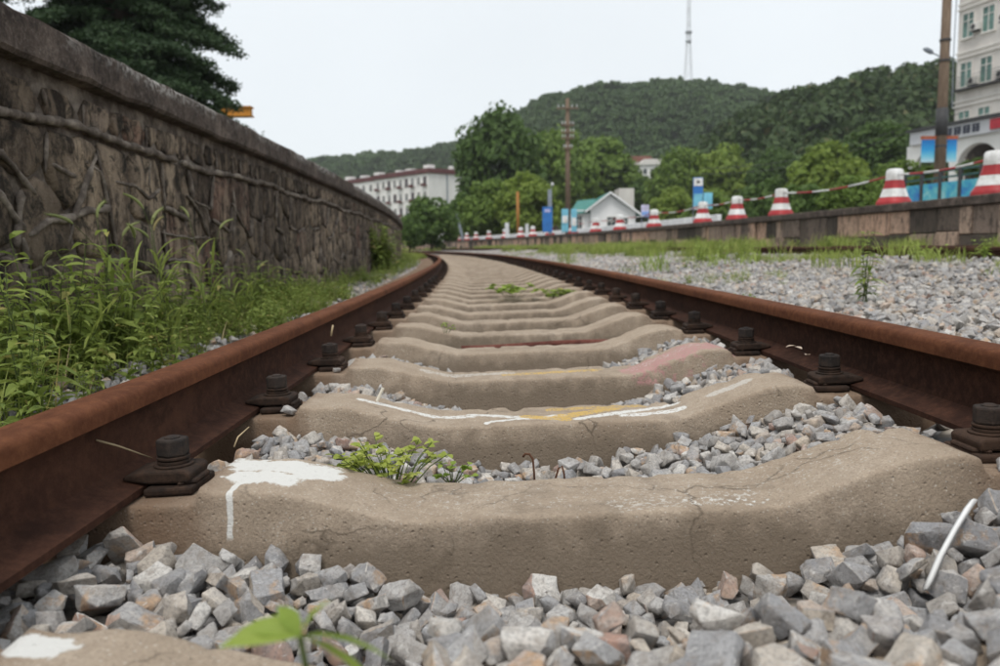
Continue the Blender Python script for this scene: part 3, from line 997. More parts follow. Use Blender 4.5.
def cord(path, r0, d=0.012):
    pts, rad = [], []
    L = len(path)
    for i in range(L - 1):
        a, b = path[i], path[i + 1]
        n = max(1, int(math.hypot(b[0] - a[0], b[1] - a[1]) / 0.022))
        for j in range(n):
            t = j / n
            x, y = a[0] + (b[0] - a[0]) * t, a[1] + (b[1] - a[1]) * t
            w = mnoise.noise(Vector((x * 6, y * 6, 1)))
            pts.append(wpt(x, y + w * 0.016, d + mnoise.noise(Vector((x * 9, y * 9, 7))) * 0.006)); rad.append(r0 * 0.85 * (1 + 0.55 * mnoise.noise(Vector((x * 13, y * 13, 4))) + 0.35 * mnoise.noise(Vector((x * 45, y * 45, 9)))))
    if len(pts) > 1:
        rad[0] *= 0.5; rad[-1] *= 0.5
        mo.tube(pts, rad, 7)


sx = SW0
while sx < 34:
    e = sx + random.uniform(0.9, 3.0)
    cord([(q, R1B + 0.014 * math.sin(q * 2.3) + 0.008 * math.sin(q * 6.1)) for q in np.arange(sx, e, 0.1)], 0.021, 0.016)
    sx = e - 0.05
seen = set()
for c in cells:
    for a, b in zip(c, c[1:] + c[:1]):
        key = tuple(sorted(((round(a[0], 2), round(a[1], 2)), (round(b[0], 2), round(b[1], 2)))))
        if key in seen or a[0] > 20: continue
        seen.add(key)
        if max(a[1], b[1]) > R1B - 0.03 and abs(a[1] - b[1]) < 0.03: continue
        if random.random() < 0.36: cord([a, b], random.uniform(0.009, 0.019), 0.012)
for c in row:
    if c[0][0] < 14 and random.random() < 0.5: cord([c[0], c[3]], 0.009, 0.012)
def wall_at(px, py):
    """Where the sight line of a photo point meets the wall face: (arc length, height)."""
    best = None
    for s_ in np.arange(1.2, 30, 0.02):
        q = wpt(s_, EYE) - Vector((0, 0, EYE)); dq = FWD + RIGHT * ((px - 500) / FPX) + UP * ((333 - py) / FPX)
        t = math.hypot(q.x, q.y) / math.hypot(dq.x, dq.y); a = abs(math.atan2(q.x, q.y) - math.atan2(dq.x, dq.y))
        if best is None or a < best[0]: best = (a, s_, EYE + dq.z * t)
    return best[1], best[2]


for pl, r_ in (([(-8, 150), (12, 168), (36, 198)], 0.017), ([(-8, 188), (8, 212), (25, 232)], 0.020), ([(25, 234), (45, 222), (70, 216), (95, 211), (110, 205)], 0.021), ([(46, 165), (62, 168), (78, 180)], 0.016), ([(80, 160), (98, 172), (108, 192)], 0.014),
               ([(112, 182), (132, 186), (146, 198), (160, 188)], 0.013), ([(40, 88), (42, 105), (44, 116)], 0.013), ([(148, 162), (147, 190)], 0.010), ([(20, 236), (24, 262), (18, 290)], 0.017), ([(185, 195), (200, 215), (208, 240)], 0.014), ([(70, 222), (64, 250)], 0.010),
               ([(232, 190), (234, 215), (231, 240)], 0.014), ([(262, 215), (258, 250)], 0.012), ([(-8, 255), (10, 262)], 0.014), ([(160, 232), (190, 240), (206, 236)], 0.010)):
    cord([wall_at(*q) for q in pl], r_ * 0.85, 0.010)
parented(mo.build('mortar_cords', M_MORT, smooth=True), wall)['kind'] = 'stuff'

# the freight platform floor behind that wall
V = [tw(s, x, WTOP - 0.02) for s in sw for x in (WX - 0.88, WX - 12, WX - 45)]
F = [(i * 3 + j, i * 3 + 3 + j, i * 3 + 4 + j, i * 3 + 1 + j) for i in range(len(sw) - 1) for j in range(2)]
tag(MB().add(V, F).build('yard_ground', M_GROUND), kind='structure')

# ------------------------------------------------------------------ right platform
PX, PTOP = 6.9, EYE + 0.635
m = Mat('platform_block')
_r = m.rand()
_st = m.noise(2.2, 6, 0.7, m.co('World', (3.0, 3.0, 0.5))); _fi = m.noise(30, 6, 0.75, m.co('World'))
_c = m.ramp(_r, [(0.0, (0.62, 0.40, 0.29)), (0.26, (0.56, 0.38, 0.28)), (0.30, (0.07, 0.058, 0.048)), (0.46, (0.11, 0.09, 0.073)), (0.50, (0.50, 0.36, 0.27)), (0.66, (0.40, 0.30, 0.23)), (0.70, (0.09, 0.073, 0.06)), (0.85, (0.20, 0.155, 0.125)), (1.0, (0.55, 0.40, 0.31))])
_c = m.mix(m.ramp(_st, [(0.32, 0.85), (0.47, 0.0)]), _c, (0.035, 0.031, 0.028))
_c = m.mix(m.ramp(_fi, [(0.53, 0.0), (0.62, 0.75)]), _c, (0.05, 0.043, 0.038))
_c = m.mix(m.ramp(m.noise(5, 6, 0.7, m.co('World', (2, 2, 0.7), (5, 5, 5))), [(0.52, 0.0), (0.62, 0.8)]), _c, (0.055, 0.046, 0.04))
M_PBLK = m.out(_c, 0.92, m.bump(_fi, 0.5, 0.02), 0.15)
plat = empty('platform_wall', tw(12, PX + 0.3, 0.1))
tag(plat, 'low weathered block wall of the far platform with a dark overhanging coping', 'platform wall')
s = 4.0
while s < 110:
    L = 2.0 if s < 60 else 6.0
    V, F = [], []
    cs = [(0.9, -0.13), (0.9, 0.0), (0.015, 0.0), (0.0, -0.015), (0.0, -0.115), (0.015, -0.13)]
    n = 8
    for i in range(n + 1):
        q = s + 0.004 + (L - 0.008) * i / n
        for x, z in cs:
            w = mnoise.noise(Vector((q * 3, x * 5, z * 9))) * 0.012 if x < 0.5 else 0
            V.append(tw(q, PX + x + w, PTOP + z + w))
    k = len(cs)
    for i in range(n):
        for j in range(k): F.append((i * k + j, (i + 1) * k + j, (i + 1) * k + (j + 1) % k, i * k + (j + 1) % k))
    F += [tuple(range(k)), tuple(range(n * k, n * k + k))[::-1]]
    parented(MB().add(V, F).build('coping_slab', M_COPE), plat)
    s += L
s = 4.0
farb = MB()
while s < 110:
    L = random.choice([0.28, 0.4, 0.55, 0.75, 0.9])
    z = 0.1
    tops = [0.1, random.uniform(0.42, 0.55), PTOP - 0.13] if random.random() < 0.55 else [0.1, PTOP - 0.13]
    for z0, z1 in zip(tops[:-1], tops[1:]):
        p = random.uniform(0, 0.05)
        V = [tw(a, PX + 0.09 - p * (d == 0) + d, b) for d in (0, 0.25) for a, b in ((s + 0.008, z0 + 0.006), (s + L - 0.008, z0 + 0.006), (s + L - 0.008, z1 - 0.004), (s + 0.008, z1 - 0.004))]
        F = [(3, 2, 1, 0), (4, 5, 6, 7), (0, 1, 5, 4), (1, 2, 6, 5), (2, 3, 7, 6), (3, 0, 4, 7)]
        if s < 45: parented(MB().add(V, F).build('stone_block', M_PBLK, bevel=0.012, seg=1), plat)
        else: farb.add(V, F)
    s += L
parented(farb.build('stone_courses', M_PBLK), plat)['kind'] = 'stuff'
V, F = [], []
sp = list(np.arange(4, 110.1, 1.0))
for s in sp:
    for d, z in ((0.14, PTOP - 0.132), (0.14, 0.0), (0.8, 0.0), (0.8, PTOP - 0.132)): V.append(tw(s, PX + d, z))
for i in range(len(sp) - 1):
    for j in range(4): F.append((i * 4 + j, i * 4 + 4 + j, i * 4 + 4 + (j + 1) % 4, i * 4 + (j + 1) % 4))
parented(MB().add(V, F).build('wall_core', M_MORT), plat)
M_PAVE = simple('platform_paving', (0.27, 0.255, 0.235), 0.9, 0.3, 1.5, co='Object')
V = [tw(s, x, PTOP - 0.006) for s in sp for x in (PX + 0.88, PX + 20, PX + 70)]
F = [(i * 3 + j, i * 3 + 1 + j, i * 3 + 4 + j, i * 3 + 3 + j) for i in range(len(sp) - 1) for j in range(2)]
tag(MB().add(V, F).build('platform_floor', M_PAVE), kind='structure')


# ------------------------------------------------------------------ plants near the track
L_GRASS = leaf_mat('grass_blade', (0.16, 0.215, 0.04), (0.3, 0.355, 0.09), (0.48, 0.38, 0.17), 0.42)
L_WEED = leaf_mat('weed_leaf', (0.125, 0.185, 0.038), (0.275, 0.335, 0.08), (0.46, 0.35, 0.14), 0.42)
L_YOUNG = leaf_mat('young_leaf', (0.17, 0.26, 0.035), (0.31, 0.4, 0.08), None, 0.4)
L_HEAD = leaf_mat('foxtail_head', (0.22, 0.27, 0.09), (0.36, 0.38, 0.17), (0.45, 0.33, 0.17), 0.35)
L_STEM = simple('plant_stem', (0.09, 0.12, 0.035), 0.7)
L_STRAW = simple('dry_straw', (0.46, 0.36, 0.22), 0.8)


def blade(mb, base, az, length, width, lean, droop, seg=4, mi=0):
    """A grass blade: a folded tapering strip that leans and droops."""
    d = Vector((math.cos(az), math.sin(az), 0)); sd_ = Vector((-d.y, d.x, 0))
    p = Vector(base); ang = lean; V = []
    for i in range(seg + 1):
        t = i / seg
        w = width * (1 - t ** 1.6) * (0.55 + 0.9 * min(1, t * 3)) * 0.5
        n = (d * -math.sin(ang) + Vector((0, 0, math.cos(ang)))) if False else Vector((0, 0, 1))
        V += [p - sd_ * w + n * w * 0.35, p.copy(), p + sd_ * w + n * w * 0.35]
        st = length / seg
        p = p + (d * math.sin(ang) + Vector((0, 0, math.cos(ang)))) * st
        ang += droop / seg
    F = []
    for i in range(seg):
        a = i * 3
        F += [(a, a + 1, a + 4, a + 3), (a + 1, a + 2, a + 5, a + 4)]
    mb.add(V, F, mi)


def leaf(mb, base, dirv, length, width, curl=0.4, mi=0, roll=0.0):
    """A lance-shaped leaf: six-sided outline folded along its midrib."""
    d = Vector(dirv).normalized()
    a = Vector((0, 0, 1)) if abs(d.z) < 0.95 else Vector((1, 0, 0))
    sd_ = d.cross(a).normalized(); up = sd_.cross(d)
    sd_, up = sd_ * math.cos(roll) + up * math.sin(roll), up * math.cos(roll) - sd_ * math.sin(roll)
    V = []
    for t, w in ((0, 0.06), (0.25, 0.8), (0.5, 1.0), (0.78, 0.6), (1.0, 0.02)):
        c = Vector(base) + d * (length * t) - Vector((0, 0, 1)) * (curl * length * t * t)
        V += [c - sd_ * (w * width / 2) + up * (w * width * 0.16), c, c + sd_ * (w * width / 2) + up * (w * width * 0.16)]
    F = []
    for i in range(4):
        a = i * 3
        F += [(a, a + 1, a + 4, a + 3), (a + 1, a + 2, a + 5, a + 4)]
    mb.add(V, F, mi)


def grass_mesh(name, n, h, spread, w=0.006, seed=0, mat=None):
    r = random.Random(seed); mb = MB()
    for _ in range(n):
        a = r.uniform(0, 2 * PI); q = spread * math.sqrt(r.random())
        blade(mb, (q * math.cos(a), q * math.sin(a), 0), r.uniform(0, 2 * PI), h * r.uniform(0.5, 1.1), w * r.uniform(0.7, 1.3), r.uniform(0.05, 0.5), r.uniform(0.3, 1.5))
    return mb.mesh(name, mat or L_GRASS)


def weed_parts(h, nst, seed, lw=0.020, ll=0.07, spread=0.05):
    """Stems and leaves of a broad-leaved weed."""
    r = random.Random(seed); st, lf = MB(), MB()
    for _ in range(nst):
        a = r.uniform(0, 2 * PI); q = spread * r.random()
        p = Vector((q * math.cos(a), q * math.sin(a), 0)); H_ = h * r.uniform(0.55, 1.05)
        lean = Vector((r.gauss(0, 0.22), r.gauss(0, 0.22), 1)).normalized()
        pts = [p]; n = max(4, int(H_ / 0.035))
        for i in range(n):
            lean = (lean + Vector((r.gauss(0, 0.07), r.gauss(0, 0.07), 0.02))).normalized()
            pts.append(pts[-1] + lean * (H_ / n))
        st.tube(pts, [0.0026 * (1 - 0.6 * i / n) for i in range(n + 1)], 5)
        az = r.uniform(0, 6.3)
        for i in range(1, n + 1):
            for k in range(2):
                az += 2.4 + r.uniform(-.4, .4)
                e = r.uniform(0.1, 0.7)
                L = ll * r.uniform(0.6, 1.15) * (1.0 if i < n * 0.7 else 0.75)
                leaf(lf, pts[i], (math.cos(az), math.sin(az), e), L, lw * r.uniform(0.8, 1.25) * L / ll, r.uniform(0.2, 0.7), 0, r.uniform(-.4, .4))
    return st.mesh('stem', L_STEM), lf


def foxtail_parts(h, seed):
    r = random.Random(seed); st, lf, hd = MB(), MB(), MB()
    for k in range(r.randint(2, 3)):
        d = Vector((r.gauss(0, 0.2), r.gauss(0, 0.2), 1)).normalized(); p = Vector((r.gauss(0, .015), r.gauss(0, .015), 0))
        pts = [p]; n = 12; H_ = h * r.uniform(0.75, 1.0)
        bend = Vector((r.gauss(0, 1), r.gauss(0, 1), 0)).normalized()
        for i in range(n):
            d = (d + bend * (0.012 + 0.05 * (i > 8))).normalized(); pts.append(pts[-1] + d * H_ / n)
        st.tube(pts, [0.0022 - 0.0012 * i / n for i in range(n + 1)], 5)
        for i in range(1, 9):
            a = r.uniform(0, 6.3)
            blade(lf, pts[i], a, r.uniform(0.14, 0.24), 0.011, r.uniform(0.3, 0.7), r.uniform(0.8, 1.9), 6)
        # nodding seed head with bristles
        hp = [pts[-1]]; dd = d
        for i in range(7):
            dd = (dd + bend * 0.16 + Vector((0, 0, -0.05))).normalized(); hp.append(hp[-1] + dd * 0.013)
        hd.tube(hp, [0.003, 0.0055, 0.0062, 0.006, 0.0055, 0.005, 0.004, 0.002], 7)
        for i in range(150):
            q = r.uniform(0, 6.99); a = int(q); c = hp[a].lerp(hp[a + 1], q - a)
            ax = (hp[a + 1] - hp[a]).normalized(); v = Vector((r.gauss(0, 1), r.gauss(0, 1), r.gauss(0, 1))); v = (v - ax * v.dot(ax)).normalized()
            tip = c + v * 0.011 + ax * 0.010; w = ax.cross(v) * 0.0007
            hd.add([c - w, c + w, tip], [(0, 1, 2)])
    return st.mesh('stem', L_STEM), lf.mesh('leaf', L_GRASS), hd.mesh('seed_head', L_HEAD)


FOX = [foxtail_parts(0.62, 40 + i) for i in range(4)]
LG = 'foxtail grasses in the weeds by the wall'
for i, (px, d, h, lab) in enumerate(((128, 2.25, 0.60, 'tall foxtail grass with two nodding heads, standing up highest of the weeds before the wall'),
                                     (168, 2.3, 0.66, 'tallest foxtail grass with broad arching blades before the wall'),
                                     (176, 2.5, 0.52, 'slim foxtail grass with pale nodding heads close beside the tallest one'),
                                     (205, 2.9, 0.60, 'foxtail grass leaning right, at the thin right end of the tall weeds'),
                                     (245, 3.4, 0.42, 'short foxtail grass with a straw stem near the rail side of the weeds'),
                                     (60, 1.9, 0.42, 'foxtail grass half hidden in the dense weeds at the left edge'))):
    d = 1.33 * FPX / (495 - px)
    p = at(px, 300, d); st, lf, hd = FOX[i % 4]
    k = h / 0.62
    e = empty('foxtail_grass', (p.x, p.y, -0.05), (0, 0, i * 2.1)); e.scale = (k, k, k)
    tag(e, lab, 'grass plant', LG)
    obj('stem', st, e); obj('leaf', lf, e); obj('seed_head', hd, e)
WD = []
for i in range(6):
    st, lf = weed_parts(0.34, 5, 60 + i, 0.024, 0.080)
    WD.append((st, lf.mesh('foliage', L_WEED)))
LW = 'leafy weeds between the rail and the stone wall'
spots = [(18, 1.75, .9), (40, 2.0, 1.15), (70, 1.75, .8), (85, 2.15, 1.1), (110, 2.0, .85), (135, 2.5, 1.05), (155, 2.1, .75), (185, 2.45, .9), (215, 3.0, 1.0), (235, 2.75, .7), (262, 3.6, .9), (290, 4.6, .8), (8, 2.1, 1.25), (52, 2.3, 1.2), (100, 2.45, 1.2)]
WL = ['dark leafy weed at the left edge of the picture by the rail', 'bushy upright weed against the wall near the left edge', 'low leafy weed at the foot of the nearest part of the left rail', 'bushy weed with drooping leaf tips just left of the foxtails', 'low weed between the rail and the tallest foxtail', 'upright weed behind the pair of tall foxtails', 'small weed below the tallest foxtail at the gravel edge',
      'narrow leaved weed between the tallest foxtail and the leaning one', 'tall sparse weed just right of the leaning foxtail', 'small weed at the rail side below the leaning foxtail', 'weed with yellowing top at the thin right end of the weed strip', 'lone weed farthest along the wall before the grass thins', 'tall weed cut by the left edge of the picture against the wall', 'tall weed in front of the dark wall stones, second from the left edge', 'tall weed touching the wall directly behind the foxtails']
for i, (px, d, k) in enumerate(spots):
    if px > 45: d = 1.40 * FPX / (495 - px); k *= 1.15
    p = at(px, 330, d); st, lf = WD[i % 6]
    x = max(p.x, -1.60 - 0.0021 * max(0, p.y - 1) ** 2)
    e = empty('leafy_weed', (x, p.y, -0.05), (0, 0, i * 1.7)); e.scale = (k, k, k)
    tag(e, WL[i], 'weed', LW)
    obj('stem', st, e); obj('foliage', lf, e)

# ground cover of the strip: small weeds and grass nobody could count
GC = [grass_mesh('grass_tuft', 14, 0.17, 0.07, 0.0042, i) for i in range(5)]
def cover_mesh(i, h, n):
    st, lf = weed_parts(h, n, 80 + i, 0.022, 0.058, 0.05)
    v = [tuple(p.co) for p in st.vertices]; f = [tuple(p.vertices) for p in st.polygons]
    lf.add(v, f); return lf.mesh('weed_cover', L_WEED)
CV = [cover_mesh(i, 0.11 + 0.05 * i, 4) for i in range(5)]
P, Rr, Sc = [], [], []
for _ in range(3400):
    s = random.uniform(1.0, 7.0) if random.random() < 0.75 else random.uniform(7, 26)
    t = random.random()
    x = -1.64 + 0.70 * t ** 1.25
    q = mnoise.noise(Vector((s * 1.3, x * 2.5, 0.3)))
    if s > 3.2 and q < -0.25 + 0.30 * (x > -1.2): continue
    if x > -1.12 and q < 0.12 * (s - 1.3): continue
    if 1.75 < s < 3.7 and x > -1.37 and random.random() < 0.88: continue
    P.append(tw(s, x, -0.06)); Rr.append((random.gauss(0, .12), random.gauss(0, .12), random.uniform(0, 6.3)))
    k = random.uniform(0.6, 1.35) * (1.0 - 0.35 * t) * (1.0 if s < 3.3 else 0.7)
    Sc.append((k, k, k * random.uniform(0.8, 1.3)))
STRAW = [grass_mesh('dry_tuft', 5, 0.22, 0.05, 0.003, 500 + i, L_STRAW) for i in range(2)]
scatter('weed_cover', P, Rr, Sc, CV + CV + GC[:3] + STRAW)
P, Rr, Sc = [], [], []
def tufts(n, s0, s1, x0, x1, k0, k1, thr, f=0.6, z=0.0):
    for _ in range(n):
        s = random.uniform(s0, s1); x = random.uniform(x0, x1)
        if mnoise.noise(Vector((s * f, x * 0.9, 8.8))) < (thr(s) if callable(thr) else thr): continue
        k = random.uniform(k0, k1)
        P.append(tw(s, x, bed_z(x) + z)); Rr.append((random.gauss(0, .1), random.gauss(0, .1), random.uniform(0, 6.3))); Sc.append((k, k, k))
tufts(3500, 13, 60, 5.3, 6.85, 0.9, 2.7, 0.05, 0.75); tufts(2000, 5, 13, 5.6, 6.85, 0.7, 1.9, 0.18, 0.9)       # between the second track and the platform
tufts(2600, 10.5, 40, 3.0, 4.25, 0.5, 2.1, 0.16, 0.8); tufts(900, 4, 10, 3.2, 4.2, 0.3, 0.9, 0.24, 0.9)           # this side of the second track
tufts(2200, 2.5, 30, 1.2, 3.8, 0.25, 0.9, 0.22, 0.8)
tufts(1500, 26, 70, -1.6, -0.85, 1.0, 2.0, -0.3)
tufts(2500, 60, 120, -1.6, 6.8, 1.0, 2.2, 0.0, 0.2)
scatter('grass', P, Rr, Sc, GC + CV[:1])

# countable plants in the ballast
def place_weed(name, px, py, d, h, lab, cat, seed, nst=3, lw=0.014, ll=0.05, mat=None, group=None, z=None, spread=0.03):
    p = at(px, py, d); st, lf = weed_parts(h, nst, seed, lw, ll, spread)
    e = empty(name, (p.x, p.y, p.z if z is None else z)); tag(e, lab, cat, group)
    obj('stem', st, e); obj('foliage', lf.mesh('foliage', mat or L_WEED), e)
    return e
place_weed('tall_weed', 863, 302, 4.0, 0.42, 'tall thin dark green weed standing alone in the ballast right of the rail', 'weed', 203, 5, 0.020, 0.085, L_WEED)
p = at(395, 487, 1.46)
L_YEL = leaf_mat('yellow_green_leaf', (0.26, 0.33, 0.05), (0.44, 0.48, 0.12), None, 0.4)
def sprout(px, py, d, r_, h, lab, seed, n=26, mat=None, leafs=0.016):
    p = at(px, py, d); r = random.Random(seed); st, lf = MB(), MB()
    for _ in range(n):
        a = r.uniform(0, 6.3); q = r_ * math.sqrt(r.random()); top = Vector((q * math.cos(a) * 1.3, q * math.sin(a), h * r.uniform(0.35, 1.0)))
        b = Vector((q * 0.4 * math.cos(a), q * 0.4 * math.sin(a), 0)); mdl = b.lerp(top, 0.5) + Vector((0, 0, h * 0.1))
        st.tube([b, mdl, top], [0.0012, 0.001, 0.0007], 4)
        for k in range(4):
            t = r.uniform(0.4, 1.0); c = mdl.lerp(top, t); az = r.uniform(0, 6.3)
            leaf(lf, c, (math.cos(az), math.sin(az), r.uniform(-0.1, 0.6)), leafs * r.uniform(0.7, 1.3), leafs * 0.75 * r.uniform(0.8, 1.2), 0.2, 0, r.uniform(-.5, .5))
    e = empty('green_sprout', p); tag(e, lab, 'plant', 'small green plants growing between the sleepers')
    obj('stem', st.mesh('stem', L_STEM), e); obj('foliage', lf.mesh('foliage', mat or L_YOUNG), e)
sprout(392, 489, 1.44, 0.085, 0.085, 'yellowish green small leaved plant behind the first full sleeper', 1, 58, L_YEL, 0.018)
sprout(452, 482, 1.46, 0.03, 0.035, 'tiny sprout just right of the yellowish green plant', 2, 8, None, 0.014)
sprout(512, 297, 6.2, 0.16, 0.10, 'bright green clump between far sleepers in mid track', 3, 26, None, 0.05)
sprout(555, 300, 5.9, 0.10, 0.08, 'darker green clump on a far sleeper, right of the bright clump', 4, 20, L_WEED, 0.05)
sprout(446, 333, 3.6, 0.03, 0.05, 'sparse little yellow green sprout by the fourth sleeper', 5, 6, None, 0.015)
for i, (px, py, d, h, lab) in enumerate(((738, 270, 9.5, 0.45, 'wide pale green grass clump this side of the second track'), (652, 272, 9.0, 0.42, 'upright green grass clump near the far rail, left of the wide clump'), (940, 262, 6.2, 0.20, 'fresh green weed clump beside the second rail below the large barrier cone'),
                                          (835, 268, 6.4, 0.30, 'yellowish grass clump beside the second rail left of the tall weed'), (566, 262, 13, 0.5, 'small far grass clump left of the upright clump'), (900, 256, 6.9, 0.26, 'spiky young plant by the second rail below the striped cone'))):
    p = at(px, py, d); me = grass_mesh('foliage', 60, h * 0.85, 0.20 + 0.25 * (i == 0), 0.008, 300 + i, L_YOUNG if i in (0, 1) else L_GRASS)
    o = obj('grass_clump', me, None, p); tag(o, lab, 'grass clump', 'grass clumps along the second track')
for i, (px, py, d, h, lab) in enumerate(((985, 258, 6.6, 0.16, 'pale green young weed beside the second rail near the right edge'), (918, 260, 6.4, 0.15, 'pale green young weed beside the second rail, just left of the fresh clump'), (700, 262, 9.2, 0.28, 'straggly pale weed in the ballast below the banner sign'))):
    place_weed('young_weed', px, py, d, h, lab, 'weed', 230 + i, 7, 0.022, 0.06, L_YOUNG, 'young weeds along the second rail', None, 0.12)
e = place_weed('wall_bush', 383, 272, 13.0, 0.85, 'bright green bushy shrub growing at the far foot of the stone wall', 'shrub', 210, 26, 0.06, 0.13, L_WEED, None, None, 0.28)
# foreground weed, close to the lens
st, lf = MB(), MB()
p0 = at(300, 636, 0.46)
base = Vector((p0.x + 0.015, p0.y + 0.03, -0.14))
st.tube([base, base.lerp(p0, 0.6) + Vector((0.006, 0, 0)), p0], [0.003, 0.0025, 0.0018], 6)
for (ax, up_, L, w) in ((-0.1, 0.05, 0.052, 0.019), (2.2, 0.9, 0.030, 0.011), (1.0, 0.9, 0.034, 0.012), (-2.9, 0.25, 0.047, 0.017), (-0.55, -0.25, 0.058, 0.020), (2.9, 0.4, 0.04, 0.014)):
    leaf(lf, p0, (math.cos(ax), math.sin(ax) * 0.5 + 0.05, up_), L, w, 0.35, 0, 0.5)
e = empty('foreground_weed', base); tag(e, 'small blurred weed with lance shaped leaves close to the lens at the bottom', 'weed')
for nm, mb_, mt in (('stem', st, L_STEM), ('foliage', lf, L_YOUNG)): parented(mb_.build(nm, mt), e)

# ------------------------------------------------------------------ small things on the track
M_BAR = rust_mat('maroon_rust', (0.06, 0.022, 0.018), (0.13, 0.045, 0.035), (0.2, 0.09, 0.07))
mb = MB(); mb.tube([tc(SL_S(3) + 0.125, x, -0.042 + 0.004 * math.sin(x * 9)) for x in np.linspace(-0.27, 0.46, 9)], 0.014, 10)
tag(mb.build('rusty_bar', M_BAR, smooth=True), 'dark red rusty bar lying across the track behind the fourth sleeper', 'steel bar')
M_WIRE = rust_mat('rusty_wire', (0.05, 0.025, 0.016), (0.11, 0.05, 0.03), (0.16, 0.08, 0.05))
p = at(532, 484, 1.46)
mb = MB(); mb.tube([p + Vector(q) for q in ((0.006, 0, -0.03), (0.004, 0, 0.02), (0.002, 0, 0.046), (-0.004, 0, 0.055), (-0.012, 0, 0.056), (-0.016, 0, 0.05))], 0.0022, 6)
tag(mb.build('bent_wire', M_WIRE, smooth=True), 'thin rusty wire hook sticking up behind the first full sleeper', 'wire')
p = at(562, 482, 1.47)
mb = MB(); mb.tube([p + Vector(q) for q in ((-0.02, 0, -0.02), (-0.006, 0, 0.026), (0.0, 0, 0.03), (0.004, 0, 0.015), (0.006, 0, -0.02))], 0.002, 6)
tag(mb.build('bent_wire', M_WIRE, smooth=True), 'short rusty wire loop just right of the taller wire hook', 'wire')
M_PLAS = simple('white_plastic', (0.74, 0.74, 0.73), 0.45, 0.08, 20)
mb = MB(); pts = [at(a, b, c * 0.965) for a, b, c in ((974, 500, 1.13), (968, 508, 1.10), (955, 530, 1.075), (941, 556, 1.05), (930, 582, 1.03), (926, 590, 1.03))]
V, F = [], []
for q in pts: V += [q + Vector((-0.0055, 0, 0.0)), q + Vector((0.0, 0, 0.0022)), q + Vector((0.0055, 0, 0.0)), q + Vector((0, 0, -0.001))]
for i in range(len(pts) - 1):
    for j in range(4): F.append((i * 4 + j, i * 4 + (j + 1) % 4, i * 4 + 4 + (j + 1) % 4, i * 4 + 4 + j))
F += [(0, 1, 2, 3), tuple(range(len(V) - 4, len(V)))]
tag(MB().add(V, F).build('plastic_strip', M_PLAS, smooth=True), 'narrow white plastic strip lying over the ballast stones at the right', 'plastic strip')
mb = MB(); mb.tube([at(377, 401, 1.93), at(383, 388, 1.93)], 0.0035, 8)
tag(mb.build('white_stick', simple('pale_stick', (0.66, 0.62, 0.52), 0.7)), 'short white stub standing up behind the paint scribbled sleeper', 'stub')
for pts, r_, lab in (([(96, 440, 1.22), (118, 446, 1.24), (152, 458, 1.28)], 0.0016, 'long dry straw leaning against the left rail by the nearest bolt'), ([(234, 447, 1.52), (238, 437, 1.53), (249, 427, 1.56)], 0.0016, 'curved dry straw in the stones by the left rail'),
                     ([(331, 336, 2.5), (333, 325, 2.5)], 0.003, 'short pinkish straw upright on the third left bolt')):
    mb = MB(); mb.tube([at(*q) for q in pts], [r_, r_, r_ * 0.6], 6) if len(pts) == 3 else mb.tube([at(*q) for q in pts], r_, 6)
    tag(mb.build('dry_straw', L_STRAW, smooth=True), lab, 'straw')
M_DRY = leaf_mat('dry_leaf', (0.30, 0.22, 0.16), (0.42, 0.34, 0.27), None, 0.1)
for i, (px, py, d, lab) in enumerate(((786, 347, 1.98, 'pale dry leaf on the foot of the right rail, farthest of three'), (802, 349, 1.92, 'pale curled dry leaf on the right rail foot, middle of three'), (809, 355, 1.88, 'flat dry leaf on the right rail foot closest to the bolt'))):
    mb = MB(); leaf(mb, (0, 0, 0), (math.cos(i * 2.0), math.sin(i * 2.0), 0.25), 0.024, 0.013, 0.1); 
    o = mb.build('dry_leaf', M_DRY if i < 3 else simple('brown_leaf', (0.22, 0.09, 0.05)), loc=at(px, py, d)); sm = o.modifiers.new('thick', 'SOLIDIFY'); sm.thickness = 0.0006
    tag(o, lab, 'dry leaf')

# ------------------------------------------------------------------ barrier cones and striped poles
M_WPL = Mat('white_barrier_plastic'); _n = M_WPL.noise(3.5, 6, 0.7, M_WPL.co('World'))
_n2 = M_WPL.noise(14, 6, 0.75, M_WPL.co('World', (1, 1, 0.5)))
M_WPL = M_WPL.out(M_WPL.mix(M_WPL.ramp(_n2, [(0.55, 0.0), (0.68, 0.55)]), M_WPL.ramp(_n, [(0.33, (0.50, 0.485, 0.455)), (0.55, (0.80, 0.80, 0.79))]), (0.30, 0.27, 0.24)), 0.5, None, 0.35)
M_RPL = Mat('red_barrier_plastic'); _n = M_RPL.noise(3.5, 6, 0.7, M_RPL.co('World'))
_n2 = M_RPL.noise(14, 6, 0.75, M_RPL.co('World', (1, 1, 0.5)))
M_RPL = M_RPL.out(M_RPL.mix(M_RPL.ramp(_n2, [(0.56, 0.0), (0.70, 0.5)]), M_RPL.ramp(_n, [(0.3, (0.27, 0.022, 0.026)), (0.65, (0.45, 0.034, 0.038))]), (0.22, 0.12, 0.10)), 0.5, None, 0.35)
M_HOLE = simple('dark_hole', (0.02, 0.02, 0.02), 0.9)


def ring_section(profile, n=4):
    """A moulded square-section body with rounded corners from (half width, z) rings."""
    V, F = [], []
    m_ = 16
    for w, z in profile:
        for i in range(m_):
            a = 2 * PI * (i + 0.5) / m_
            c, s_ = math.cos(a), math.sin(a)
            k = 1.0 / (abs(c) ** 5 + abs(s_) ** 5) ** 0.2
            V.append((w * c * k, w * s_ * k, z))
    for j in range(len(profile) - 1):
        for i in range(m_): F.append((j * m_ + i, j * m_ + (i + 1) % m_, (j + 1) * m_ + (i + 1) % m_, (j + 1) * m_ + i))
    F += [tuple(range(m_))[::-1], tuple(range((len(profile) - 1) * m_, len(profile) * m_))]
    return V, F


